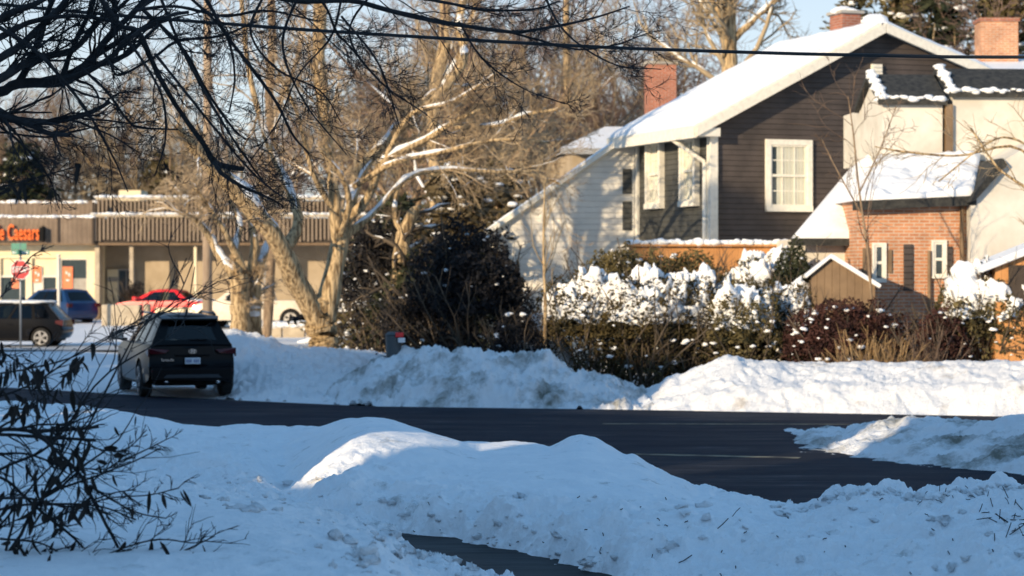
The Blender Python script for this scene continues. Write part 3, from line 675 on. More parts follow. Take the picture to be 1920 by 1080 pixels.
def deck():
    Y = 51.5; r = empty('deck_fence', (gx(1180, Y), Y, 0), R(8), label='orange timber deck wall with a snow topped rail, below the dark house', cat='fence')
    w = gx(1490, Y) - gx(1180, Y); z = gz(462, Y)
    m = MB(); m.box(0, w, 0, .06, .2, z); m.build('boards', M['wood_orange'], r)
    m = MB(); m.box(-.05, w + .05, -.12, .14, z + .002, z + .05); m.build('rail', M['wood_orange'], r)
    rg = np.random.RandomState(3); n = 60; C = np.stack([np.linspace(0, w, n), np.zeros(n), np.full(n, z + .08)], -1) + rg.normal(0, .012, (n, 3))
    V, Fq = blobs(C, .07 + .05 * rg.rand(n), rg, .7); np_mesh('snow', V, Fq, M['snow_roof'], r)
deck()
def sheds():
    Y = 45.6; r = empty('shed', (gx(1560, Y), Y, 0), R(-6), label='small brown timber shed with a steep gable, between the cedar hedge and the brick wall', cat='shed')
    X = lambda p: gx(p, Y) - gx(1560, Y); Z = lambda p: gz(p, Y)
    m = MB(); m.prism([(X(1522), 0, 0), (X(1640), 0, 0), (X(1640), 0, Z(532)), (X(1562), 0, Z(483)), (X(1522), 0, Z(515))], 0, (0, 1.6, 0)); m.build('wall', M['wood_brown'], r)
    m = MB(); m.prism([(X(1556), -.12, Z(484)), (X(1562), -.12, Z(477)), (X(1652), -.12, Z(534)), (X(1648), -.12, Z(541))], 0, (0, 1.8, 0)); m.prism([(X(1512), -.12, Z(522)), (X(1510), -.12, Z(515)), (X(1561), -.12, Z(475)), (X(1561), -.12, Z(482))], 0, (0, 1.8, 0)); m.build('roof', M['snow_roof'], r, bevel=.02)
    Y = 44.0; r = empty('shed', (gx(1850, Y), Y, 0), R(-4), label='orange wooden shed under a sloping blue-white snow roof, at the right edge above the hedge', cat='shed')
    X2 = lambda p: gx(p, Y) - gx(1850, Y); Z2 = lambda p: gz(p, Y)
    m = MB(); m.prism([(X2(1866), 0, 0), (X2(2040), 0, 0), (X2(2040), 0, Z2(430)), (X2(1866), 0, Z2(496))], 0, (0, 2, 0)); m.build('wall', M['wood_orange'], r)
    m = MB(); m.prism([(X2(1838), -.2, Z2(512)), (X2(1838), -.2, Z2(498)), (X2(2060), -.2, Z2(408)), (X2(2060), -.2, Z2(424))], 0, (0, 2.4, 0)); m.build('roof', M['snow_roof'], r, bevel=.03)
    m = MB(); m.box(X2(1890), X2(1935), -.03, -.003, Z2(560), Z2(497)); m.build('doorway', M['slat_back'], r)
sheds()

# unseen houses added behind and left of camera to throw the foreground shade
def caster(u0, u1, tip, H, wdepth, label, mat):
    s = SUN; per = Vector((s.y, -s.x, 0)); w = tip - H / math.tan(ELEV)
    c = per * ((u0 + u1) / 2) + s * w
    r = empty('house', (c.x, c.y, 0), math.atan2(per.y, per.x), label=label, cat='house', group='unseen houses added to cast shade')
    L = (u1 - u0) / 2; e = H - 2.2; d = wdepth / 2
    m = MB(); m.prism([(-L, -d, 0), (-L, d, 0), (-L, d, e), (-L, 0, H - .15), (-L, -d, e)], 0, (2 * L, 0, 0)); m.build('wall', mat, r)
    m = MB(); m.prism([(-L, -d - .4, e - .25), (-L, 0, H - .14), (-L, d + .4, e - .25), (-L, d + .4, e), (-L, 0, H + .12), (-L, -d - .4, e)], 0, (2 * L, 0, 0)); m.build('roof', M['snow_roof'], r)
    for k in range(3):
        window(r, (-L + 2 * L * (k + .5) / 3, d + .002, 3.2), (-1, 0, 0), 1.1, 1.5, (0, 1, 0))
def build_casters():
    caster(-70, -48, 45.5, 7.6, 8, 'unseen brick house added further along the street to cast shade', M['brick'])
    caster(-47.9, -25.3, 39.6, 7.4, 8, 'unseen white house added left of the view to cast shade', M['siding_white'])
    caster(-25.2, -17.0, 31.0, 7.0, 7, 'unseen low brick house added left of the camera to cast shade', M['brick'])
    caster(-16.95, -16.15, 15.8, 4.0, 4, 'narrow low blocker added between two unseen houses to trim the sunlight', M['wood_brown'])  # low blocker added to keep the near end of the sun gap dark
    caster(-16.1, 12, 33.5, 9.0, 8, 'unseen house behind the camera, shaped to cast the foreground shade', M['siding_white'])
build_casters()

# ================================================================== SHOP BUILDING
def shop():
    Y = 105.0; r = empty('shop_building', (gx(0, Y), Y, 0), 0, label='cream fronted shop with a brown slatted upper parapet and orange sign letters', cat='shop')
    X = lambda p: gx(p, Y) - gx(0, Y); Z = lambda p: gz(p, Y)
    g0 = .3
    # left unit, cream
    m = MB(); m.box(X(-260), X(186), 0, 14, g0, Z(460)); m.build('wall', M['cream'], r)
    # right unit, recessed wall
    m = MB(); m.box(X(186), X(760), 1.6, 14, g0, Z(458)); m.build('recessed_wall', M['tan_wall'], r)
    # parapets: left
    m = MB(); m.box(X(-260), X(180), -.9, 1.6, Z(457), Z(409)); m.build('parapet', M['slat_tan'], r)
    m = MB(); m.box(X(-260), X(180), -.2, 1.6, Z(404), Z(376)); m.build('parapet', M['slat_tan'], r)
    for (a, b, yy, z) in ((-260, 180, -.95, 405), (-260, 178, -.25, 377)):
        n = 50; rg = np.random.RandomState(int(z)); C = np.stack([np.linspace(X(a), X(b), n), np.full(n, yy + .2), np.full(n, Z(z) - .05)], -1)
        V, Fq = blobs(C, .12 + .10 * rg.rand(n), rg, .45); np_mesh('parapet_snow', V, Fq, M['snow_roof'], r)
    m = MB(); m.box(X(115), X(119), -.95, -.9, Z(455), Z(409)); m.build('drainpipe', M['slat_back'], r)
    m = MB(); m.box(X(-260), X(186), -.9, 0, Z(460), Z(457) - .002); m.build('soffit', M['wood_brown'], r)
    # right: open slat railings in two tiers
    for (za, zb, yy) in ((456, 410, -.9), (405, 377, -.2)):
        m = MB(); m.box(X(182), X(760), yy + .12, yy + .3, Z(za), Z(zb)); m.build('parapet_backing', M['slat_back'], r)
        m = MB(); rg = np.random.RandomState(za)
        for p in np.arange(184, 758, 7.6):
            j = rg.rand() * .12; m.box(X(p), X(p + 3.7), yy, yy + .10, Z(za) + .05 + j, Z(zb) + .05 - j * .3)
        m.build('slat_railing', M['slat_wood'], r)
        m = MB(); m.box(X(181), X(760), yy - .04, yy + .2, Z(zb) + .06, Z(zb) + .20); m.build('rail_cap', M['concrete'], r)
        n = 60; C = np.stack([np.linspace(X(184), X(758), n), np.full(n, yy + .08), np.full(n, Z(zb) + .2)], -1)
        V, Fq = blobs(C, .12 + .12 * rg.rand(n), rg, .35); np_mesh('rail_snow', V, Fq, M['snow_roof'], r)
    m = MB(); m.box(X(180), X(184), -.98, -.85, Z(458), Z(380)); m.build('corner_post', M['slat_back'], r)
    m = MB(); m.box(X(186), X(760), -.8, 1.6, Z(460), Z(456) - .003); m.build('soffit', M['wood_brown'], r)
    # flat roof hut
    m = MB(); m.box(X(202), X(244), 3, 5, Z(378), Z(352)); m.build('roof_hut', M['cream'], r)
    # shop front: bulkheads, pilasters
    m = MB()
    for a, b in ((-8, 2), (50, 61), (107, 113), (165, 180)): m.box(X(a), X(b), -.14, -.002, g0, Z(478))
    m.box(X(-260), X(181), -.16, -.002, Z(484), Z(479)); m.build('pilaster', M['cream'], r)
    m = MB(); m.box(X(181), X(190), -.5, .3, g0, Z(461)); m.build('corner_pillar', M['concrete'], r)
    m = MB(); m.box(X(180.5), X(191), -.55, .35, g0, Z(571)); m.build('pillar_base', M['wood_brown'], r)
    for a, b, ya, yb in ((2, 50, 520, 562), (81, 107, 520, 560), (115, 164, 487, 560)):
        m = MB(); m.box(X(a), X(b), -.03, -.003, Z(yb), Z(ya)); w = m.build('window', M['glass'], r)
        m = MB(); 
        for q in (a, b - 1.2): m.box(X(q), X(q + 1.2), -.09, -.031, Z(yb), Z(ya))
        m.box(X(a), X(b), -.10, -.031, Z(ya) , Z(ya) + .08); m.build('frame', M['trim'], w)
    m = MB(); m.box(X(63), X(80), -.06, -.004, Z(548), Z(500)); m.build('white_panel', M['white'], r)
    m = MB(); m.box(X(137), X(163), -.05, -.035, Z(560), Z(522)); m.build('shop_blind', M['concrete_grey'], r)
    for a, b, ya, yb in ((62, 78, 500, 530), (118, 137, 500, 541)):
        m = MB(); m.box(X(a), X(b), -.09, -.062, Z(yb), Z(ya)); p = m.build('poster', M['poster'], r)
        m = MB(); cx = (a + b) / 2
        for k, (dx, dz, ww, hh) in enumerate(((-2, 9, 3, 5), (3, 12, 3, 6), (0, 24, 6, 3))): m.box(X(cx + dx - ww / 2), X(cx + dx + ww / 2), -.105, -.091, Z(ya + dz + hh), Z(ya + dz))
        m.build('print', M['sign_white'], p)
    # recess: door, dark glass, columns
    m = MB(); m.box(X(212), X(243), 1.52, 1.58, g0, Z(507)); d = m.build('door', M['glass'], r)
    m = MB()
    for q in (211, 226, 242): m.box(X(q), X(q + 1.6), 1.46, 1.519, g0, Z(507))
    m.box(X(211), X(244), 1.46, 1.519, Z(507), Z(504)); m.build('frame', M['concrete_grey'], d)
    m = MB(); m.box(X(191), X(211), 1.45, 1.58, g0, Z(505)); m.build('white_panel', M['cream'], r)
    m = MB(); m.box(X(191), X(211), 1.40, 1.44, Z(528), Z(520)); m.build('letter_slot', M['concrete_grey'], r)
    m = MB(); m.box(X(246), X(253), -.5, -.2, g0, Z(461)); m.build('column', M['concrete'], r)
    m = MB(); m.box(X(366), X(371), -.5, -.25, g0, Z(461)); m.build('column', M['cream'], r)
    m = MB(); m.box(X(492), X(500), -.5, -.2, g0, Z(461)); m.build('column', M['concrete_grey'], r)
    m = MB(); m.box(X(320), X(323), 1.5, 1.58, Z(530), Z(505)); m.build('wall_pipe', M['slat_back'], r)
    # sign letters
    cu = bpy.data.curves.new('sign_lettering', 'FONT'); cu.body = 'Little Caesars'; cu.size = 1.0; cu.extrude = .07; cu.offset = .014; cu.align_x = 'RIGHT'; cu.space_character = 1.06
    tmp = bpy.data.objects.new('t', cu); COL.objects.link(tmp); dg = bpy.context.evaluated_depsgraph_get(); me = bpy.data.meshes.new_from_object(tmp.evaluated_get(dg)); bpy.data.objects.remove(tmp)
    me.materials.clear(); me.materials.append(M['orange']); o = bpy.data.objects.new('sign_lettering', me); link(o, r)
    o.location = (X(84), -1.18, Z(450)); o.rotation_euler = (R(90), 0, 0); o.scale = (.43, 1, 1)
    m = MB(); m.box(X(-130), X(88), -1.08, -.905, Z(453), Z(424)); m.build('sign_board', M['slat_tan'], r)
    m = MB(); m.box(X(84.5), X(92), -1.25, -.905, Z(452), Z(427)); m.build('sign_end', M['plastic'], r)
shop()

def low_walls():
    Y = 94
    specs = [(190, 262, 571, 'pale stone planter block beside the red car'), (268, 278, 570, 'small rough end stone of the pale planter block'),
             (290, 345, 577, 'low cream block in front of the red car door'), (350, 392, 577, 'low cream block just left of the utility pole'),
             (402, 432, 571, 'short cream block left of the twin tree'), (476, 548, 566, 'low cream block under the beige truck wheel')]
    for a, b, t, lb in specs:
        m = MB(); m.box(gx(a, Y), gx(b, Y), Y, Y + .8, .2, gz(t, Y)); tag(m.build('concrete_block', M['cream' if a > 285 else 'concrete'], None, bevel=.06), lb, 'concrete block', 'low blocks along the parking lot')
    Y = 84
    xs = [440, 487, 529, 572, 614, 652, 690, 735]
    r = empty('low_wall', (gx(440, Y), Y, 0), 0, label='low jointed grey-tan concrete wall capped with snow, behind the forked tree', cat='wall')
    for i in range(len(xs) - 1):
        m = MB(); m.box(gx(xs[i], Y) - gx(440, Y) + .02, gx(xs[i + 1], Y) - gx(440, Y) - .03, 0, .4, 0, gz(610, Y)); m.build('wall_panel', M['concrete'], r, bevel=.015)
    rg = np.random.RandomState(5); n = 90; C = np.stack([np.linspace(0, gx(735, Y) - gx(440, Y), n), np.full(n, .2) + rg.normal(0, .05, n), np.full(n, gz(609, Y))], -1)
    V, Fq = blobs(C, .16 + .10 * rg.rand(n), rg, .5); np_mesh('snow', V, Fq, M['snow_roof'], r)
low_walls()

def sign_post():
    Y = 73; r = empty('stop_sign', (gx(38, Y), Y, 0), R(-6), label='red octagonal stop sign with green street name blades on top', cat='sign')
    z = gz(506, Y)
    m = MB(); m.cyl((0, .03, 0), (0, .03, gz(455, Y)), .035, k=8); m.build('post', M['metal'], r, smooth=True)
    def octa(rad, y0, y1, name, mat):
        m = MB(); pts = [(rad * math.cos(R(22.5 + 45 * i)), y0, z + rad * math.sin(R(22.5 + 45 * i))) for i in range(8)]; m.prism(pts, 0, (0, y1 - y0, 0)); return m.build(name, mat, r)
    octa(.335, -.02, -.005, 'sign_border', M['sign_white']); octa(.31, -.028, -.0205, 'sign_face', M['red_sign'])
    cu = bpy.data.curves.new('w', 'FONT'); cu.body = 'STOP'; cu.size = .26; cu.extrude = .004; cu.offset = .008; cu.align_x = 'CENTER'; cu.align_y = 'CENTER'
    tmp = bpy.data.objects.new('t', cu); COL.objects.link(tmp); dg = bpy.context.evaluated_depsgraph_get(); me = bpy.data.meshes.new_from_object(tmp.evaluated_get(dg)); bpy.data.objects.remove(tmp)
    me.materials.clear(); me.materials.append(M['sign_white']); o = link(bpy.data.objects.new('lettering', me), r); o.location = (0, -.036, z); o.rotation_euler = (R(90), 0, 0); o.scale = (.82, 1, 1)
    m = MB(); m.box(-.30, .20, .0, .012, gz(468, Y), gz(456, Y)); m.build('street_blade', M['green'], r)
    m = MB(); m.box(-.05, .03, -.30, .36, gz(478, Y), gz(469, Y)); m.box(-.28, .32, -.02, -.008, gz(478, Y), gz(469, Y)); m.build('street_blade', M['green'], r)
    m = MB()
    for a in np.arange(-.24, .28, .075): m.box(a, a + .045, -.024, -.0205, gz(475.5, Y), gz(471.5, Y))
    m.build('blade_print', M['sign_white'], r)
    m = MB(); m.box(-.30, -.06, .04, .05, gz(541, Y), gz(522, Y)); m.build('orange_tab', M['poster'], r)
sign_post()

def poles():
    Y = 84; r = empty('utility_pole', (gx(389, Y), Y, 0), 0, label='thick wooden utility pole rising just left of the twin tree', cat='pole')
    m = MB(); m.cyl((0, 0, 0), (0, 0, 14), .19, .14, 14); m.build('pole', M['wood_pole'], r, smooth=True)
    m = MB(); m.box(-1.2, 1.2, -.22, -.12, 12.6, 12.75); m.build('crossarm', M['wood_pole'], r)
    Y = 92; r = empty('lamp_post', (gx(110, Y), Y, 0), 0, label='thin pale post standing in front of the shop windows', cat='post')
    m = MB(); m.cyl((0, 0, .1), (0, 0, gz(480, Y)), .07, .06, 10); m.build('post', M['white'], r, smooth=True)
    m = MB(); m.cyl((0, 0, gz(480, Y)), (0, 0, gz(477, Y)), .10, .08, 10); m.build('cap', M['white'], r, smooth=True)
    Y = 88; r = empty('bollard', (gx(484, Y), Y, 0), 0, label='pale slim post between the twin tree and the beige truck', cat='post')
    m = MB(); m.cyl((0, 0, .1), (0, 0, gz(500, Y)), .14, .12, 10); m.build('post', M['concrete'], r, smooth=True)
    m = MB(); m.cyl((0, 0, gz(500, Y)), (0, 0, gz(497, Y)), .16, .05, 10); m.build('cap', M['snow_roof'], r, smooth=True)
poles()

def bin_thing():
    Y = 46.5; r = empty('bin', (gx(738, Y), Y, .55), R(15), label='dark grey rounded bin with a red and white patch, behind the central snow bank', cat='bin')
    m = MB(); m.cyl((0, 0, 0), (0, 0, gz(628, Y) - .55), .14, .17, 20); m.build('body', M['bin'], r, smooth=False, bevel=.02)
    m = MB(); m.cyl((0, 0, gz(628, Y) - .548), (0, 0, gz(622, Y) - .55), .185, .11, 20); m.build('lid', M['bin'], r)
    m = MB(); m.box(.0, .16, -.23, -.17, gz(632, Y) - .55, gz(623, Y) - .55); lb = m.build('patch', M['red_paint'], r, bevel=.01)
    m = MB(); m.box(.05, .19, -.245, -.165, gz(642, Y) - .55, gz(633, Y) - .55); m.build('white_patch', M['sign_white'], r, bevel=.01)
bin_thing()

# ================================================================== CARS
def build_car(name, loc, rz, L, W, H, wb, paint, label, belt=1.02, hood=.98, wr=.34, style='suv', rimmat='rim', glass='car_glass', roof_snow=False, clear=.24):
    r = empty(name, loc, rz, label=label, cat='truck' if style == 'pickup' else 'car')
    hl = L / 2; ra, fa = -wb / 2 - (.05 if style != 'pickup' else .1), wb / 2 + .05
    wa = wr + .06
    def arch(c): return [(c + wa * math.cos(a), wr + wa * math.sin(a)) for a in np.linspace(0, math.pi, 13)][::-1]
    # side outline (y, z), rear first, clockwise
    if style == 'sedan': rear = [(-hl + .10, clear + .05), (-hl, .45), (-hl + .01, .72), (-hl + .07, .93)]
    else: rear = [(-hl + .12, clear + .08), (-hl + .02, .45), (-hl, .62), (-hl + .035, .80), (-hl + .06, belt - .04)]
    c0 = 1.15 if style != 'pickup' else 1.35
    top = [(-hl + .13, belt), (c0, belt - .01), (hl - .55, hood - .06), (hl - .18, hood - .20)]
    front = [(hl - .03, .66), (hl, .45), (hl - .1, clear)]
    bottom = [(fa + wa, clear)] + [(y, max(z, clear)) for y, z in arch(fa)[::-1]] + [(fa - wa, clear), (ra + wa, clear)] + [(y, max(z, clear)) for y, z in arch(ra)[::-1]] + [(ra - wa, clear)]
    out = rear + top + front + bottom
    # dedupe
    o2 = [out[0]]
    for p in out[1:]:
        if abs(p[0] - o2[-1][0]) + abs(p[1] - o2[-1][1]) > .004: o2.append(p)
    out = o2
    bm = bmesh.new(); vs = [bm.verts.new((-W / 2, y, z)) for y, z in out]; f = bm.faces.new(vs)
    ext = bmesh.ops.extrude_face_region(bm, geom=[f]); bmesh.ops.translate(bm, verts=[e for e in ext['geom'] if isinstance(e, bmesh.types.BMVert)], vec=(W, 0, 0))
    for ax, rngs in ((1, np.linspace(-hl + .12, hl - .12, 18)), (0, np.linspace(-W / 2 + .1, W / 2 - .1, 9)), (2, (.35, .5, .62, .75, .88, .97))):
        for c in rngs:
            n = [0, 0, 0]; n[ax] = 1; co = [0, 0, 0]; co[ax] = c
            bmesh.ops.bisect_plane(bm, geom=bm.verts[:] + bm.edges[:] + bm.faces[:], plane_co=co, plane_no=n)
    def plan(x, y, z):
        t = abs(y) / hl; k = 1 - .10 * max(0, (t - .55) / .45) ** 2
        side = 1 - .055 * max(0, (z - .62) / .45) ** 2 - .05 * max(0, (.5 - z) / .3) ** 2
        # rounded nose and tail
        e = 1 - .035 * (abs(x) / (W / 2)) ** 3 if t > .9 else 1
        return x * k * side, y * e, z
    for v in bm.verts: v.co = plan(*v.co)
    bmesh.ops.recalc_face_normals(bm, faces=bm.faces)
    me = bpy.data.meshes.new('body'); bm.to_mesh(me); bm.free(); me.materials.append(paint); me.polygons.foreach_set('use_smooth', [True] * len(me.polygons))
    body = link(bpy.data.objects.new('body', me), r); bv = body.modifiers.new('b', 'BEVEL'); bv.width = .035; bv.segments = 3; bv.limit_method = 'ANGLE'; bv.angle_limit = R(40)
    body.modifiers.new('w', 'WEIGHTED_NORMAL')
    # greenhouse: bottom and top rings
    hb = W / 2 * (.90 if style == 'suv' else .925); ht = W / 2 * (.585 if style == 'suv' else .70)
    if style == 'suv': gy = (-hl + .12, c0, -hl + .50, .35)
    elif style == 'hatch': gy = (-hl + .16, c0, -hl + .62, .25)
    elif style == 'sedan': gy = (-hl + .75, c0 + .02, -hl + 1.35, .20)
    else: gy = (-.75, c0, -.62, .55)
    hr = H - .07
    b0, b1, t0, t1 = gy
    def gp(x, y, u):  # u 0..1 height
        return Vector((x, y, belt - .02 + (hr - belt + .02) * u))
    Bc = {'rl': gp(-hb * .95, b0, 0), 'rr': gp(hb * .95, b0, 0), 'fr': gp(hb * .92, b1, 0), 'fl': gp(-hb * .92, b1, 0)}
    Tc = {'rl': gp(-ht * .96, t0, 1), 'rr': gp(ht * .96, t0, 1), 'fr': gp(ht, t1, 1), 'fl': gp(-ht, t1, 1)}
    def quad(a, b, s, t):
        p = Bc[a].lerp(Bc[b], s); q = Tc[a].lerp(Tc[b], s); P = p.lerp(q, t)
        bul = .035 * math.sin(math.pi * s) * 1.0
        n = (Bc[b] - Bc[a]).cross(Tc[a] - Bc[a]).normalized(); return P + n * bul, n
    def panel(nm, a, b, s0, s1, t0_, t1_, off, mat, par=None, thick=.02):
        m = MB(); ns = max(2, int(abs(s1 - s0) * 8)); L0 = []; L1 = []
        grid = [[quad(a, b, s0 + (s1 - s0) * i / ns, t_) for i in range(ns + 1)] for t_ in (t0_, (t0_ + t1_) / 2, t1_)]
        A = [[P + n * off for P, n in row] for row in grid]; Bk = [[P + n * (off - thick) for P, n in row] for row in grid]
        w = ns + 1; vs = sum(A, []) + sum(Bk, []); fs = []
        for j in range(2):
            for i in range(ns):
                k = j * w + i; fs += [(k, k + 1, k + w + 1, k + w), (k + 3 * w, k + w + 3 * w, k + w + 1 + 3 * w, k + 1 + 3 * w)]
        for i in range(ns): fs += [(i, i + 3 * w, i + 1 + 3 * w, i + 1), (2 * w + i, 2 * w + i + 1, 5 * w + i + 1, 5 * w + i)]
        for j in range(2):
            k = j * w; fs += [(k, k + w, k + 4 * w, k + 3 * w), (k + ns, k + ns + 3 * w, k + ns + 4 * w, k + ns + w)]
        m.add(vs, fs); return m.build(nm, mat, par or r, smooth=False)
    faces = {'rear': ('rl', 'rr'), 'right': ('rr', 'fr'), 'front': ('fr', 'fl'), 'left': ('fl', 'rl')}
    gl = M[glass]; gd = M['car_glass_dark'] if glass == 'car_glass' else gl
    # openings (s ranges) per face
    def framed(face, opens, t_lo, t_hi, gmat, nm):
        a, b = faces[face]
        panel('pillar', a, b, 0, opens[0][0], 0, 1, .004, paint); panel('pillar', a, b, opens[-1][1], 1, 0, 1, .004, paint)
        for (p, q) in zip(opens[:-1], opens[1:]): panel('pillar', a, b, p[1], q[0], 0, 1, .006, M['plastic'])
        for (p, q) in opens:
            if t_lo > 0: panel('window_sill', a, b, p, q, 0, t_lo, .004, paint)
            panel('window_header', a, b, p, q, t_hi, 1, .004, paint)
            panel(nm, a, b, p, q, t_lo, t_hi, -.004, gmat, thick=.006)
    rb = paint
    framed('rear', [(.16, .84)] if style == 'suv' else [(.11, .89)], .16 if style == 'suv' else (.10 if style != 'sedan' else .02), .84, gd, 'rear_window')
    framed('front', [(.05, .95)], .0, .94, gl, 'windscreen')
    if style in ('suv', 'hatch'):
        framed('right', [(.09, .26), (.30, .54), (.57, .88)], .06, .90, gd, 'side_window'); framed('left', [(.12, .43), (.46, .70), (.74, .91)], .06, .90, gd, 'side_window')
    elif style == 'sedan':
        framed('right', [(.12, .47), (.51, .86)], .04, .90, gl, 'side_window'); framed('left', [(.14, .49), (.53, .88)], .04, .90, gl, 'side_window')
    else:
        framed('right', [(.10, .46), (.52, .88)], .04, .90, gl, 'side_window'); framed('left', [(.12, .48), (.54, .90)], .04, .90, gl, 'side_window')
    # roof: crowned shell
    n1, n2 = 9, 12; V = []; 
    for side in (0, 1):
        for j in range(n2 + 1):
            v = j / n2
            for i in range(n1 + 1):
                u = i / n1; p = Tc['rl'].lerp(Tc['rr'], u); q = Tc['fl'].lerp(Tc['fr'], u); P = p.lerp(q, v)
                ext_ = 1.03; cz = (.075 * (1 - (2 * u - 1) ** 4) * (1 - (2 * v - 1) ** 6) + .0) if side else -.02
                V.append((P.x * ext_, P.y + (.03 if v == 1 else (-.04 if v == 0 else 0)), P.z + cz))
    m = MB(); w = n1 + 1; N0 = w * (n2 + 1); fs = []
    for j in range(n2):
        for i in range(n1):
            k = j * w + i; fs += [(k, k + w, k + w + 1, k + 1), (N0 + k, N0 + k + 1, N0 + k + w + 1, N0 + k + w)]
    ring = [i for i in range(w)] + [j * w + n1 for j in range(1, n2 + 1)] + [n2 * w + i for i in range(n1 - 1, -1, -1)] + [j * w for j in range(n2 - 1, 0, -1)]
    for a, b in zip(ring, ring[1:] + ring[:1]): fs.append((a, b, b + N0, a + N0))
    m.add(V, fs); m.build('roof', paint if not roof_snow else M['snow_roof'], r, smooth=True)
    # interior: seats with head restraints, floor tub
    m = MB()
    for y in ((-.55, .35) if style != 'pickup' else (.2,)):
        for x in (-.38, .38):
            m.box(x - .22, x + .22, y - .06, y + .08, belt - .35, belt + .22); m.box(x - .12, x + .12, y - .05, y + .06, belt + .25, belt + .44)
    m.build('seats', M['seat'], r, bevel=.04)
    # wheels
    for y in (ra, fa):
        for sx in (-1, 1):
            xo = sx * (W / 2 - .015); xi = sx * (W / 2 - .24)
            m = MB(); m.cyl((xi, y, wr), (xo, y, wr), wr, wr, 32); tw = m.build('wheel', M['tyre'], r, bevel=.04)
            m = MB(); k = 5 if style != 'pickup' else 6; xr = sx * (W / 2 + .004)
            m.cyl((xr - sx * .03, y, wr), (xr - sx * .018, y, wr), wr * .68, wr * .68, 32); m.build('rim_back', M['plastic'], tw)
            m = MB(); n = 36
            for ring_r0, ring_r1 in ((wr * .60, wr * .70),):
                vs = []; 
                for i in range(n):
                    a = 2 * math.pi * i / n
                    for rr, dx in ((ring_r0, -.018), (ring_r0, .006), (ring_r1, .006), (ring_r1, -.018)): vs.append((xr + sx * dx, y + rr * math.cos(a), wr + rr * math.sin(a)))
                m.add(vs, [(4 * i + j, 4 * i + (j + 1) % 4, (4 * ((i + 1) % n)) + (j + 1) % 4, (4 * ((i + 1) % n)) + j) for i in range(n) for j in range(4)])
            for i in range(2 * k):
                a = 2 * math.pi * (i // 2) / k + (.13 if i % 2 else -.13); d = Vector((0, math.cos(a), math.sin(a))); pz = Vector((0, -d.z, d.y)) * .022
                c = Vector((xr, y, wr)); p0 = c + d * .05 * wr; p1 = c + d * .62 * wr
                m.prism([p0 - pz * 1.2, p1 - pz * .9, p1 + pz * .9, p0 + pz * 1.2], 0, (-sx * .02, 0, 0))
            m.cyl((xr - sx * .02, y, wr), (xr + sx * .006, y, wr), wr * .16, wr * .14, 16)
            m.build('rim', M[rimmat], tw)
    # wheel wells and underbody
    m = MB(); m.box(-W / 2 + .26, W / 2 - .26, -hl + .3, hl - .3, clear - .03, belt - .2); m.build('underbody', M['plastic'], r)
    # trims along the sills and arches
    for sx in (-1, 1):
        m = MB(); m.box(sx * (W / 2 - .10), sx * (W / 2 - .02), ra + wa + .01, fa - wa - .01, clear - .01, clear + .12); m.build('sill', M['plastic'], r, bevel=.015)
        m = MB(); xh = sx * (W / 2 * .985 + .004)
        for yy in (-.30, .62): m.box(xh - .012, xh + .02, yy - .1, yy + .1, belt - .20, belt - .16)
        m.build('door_handle', paint, r, bevel=.008)
        # mirrors
        m = MB(); xm = sx * (W / 2 + .10); m.box(xm - .12, xm + .12, .82, .96, belt + .02, belt + .20); mi = m.build('mirror', paint if style != 'suv' else M['plastic'], r, bevel=.05, seg=3)
        m = MB(); m.box(sx * (W / 2 - .10), sx * (W / 2 + .02), .88, .94, belt + .0, belt + .06); m.build('mirror_stalk', M['plastic'], mi)
        m = MB(); m.box(xm - .10, xm + .10, .812, .822, belt + .04, belt + .18); m.build('mirror_glass', M['chrome'], mi)
        # headlight
        m = MB(); m.box(sx * (W / 2 - .46), sx * (W / 2 - .10), hl - .24, hl - .09, .62, .76); m.build('headlight', M['chrome'], r, bevel=.03)
    m = MB(); m.box(-.4, .4, hl - .1, hl + .01, .42, .60); m.build('grille', M['plastic'], r, bevel=.02)
    return r, body, panel

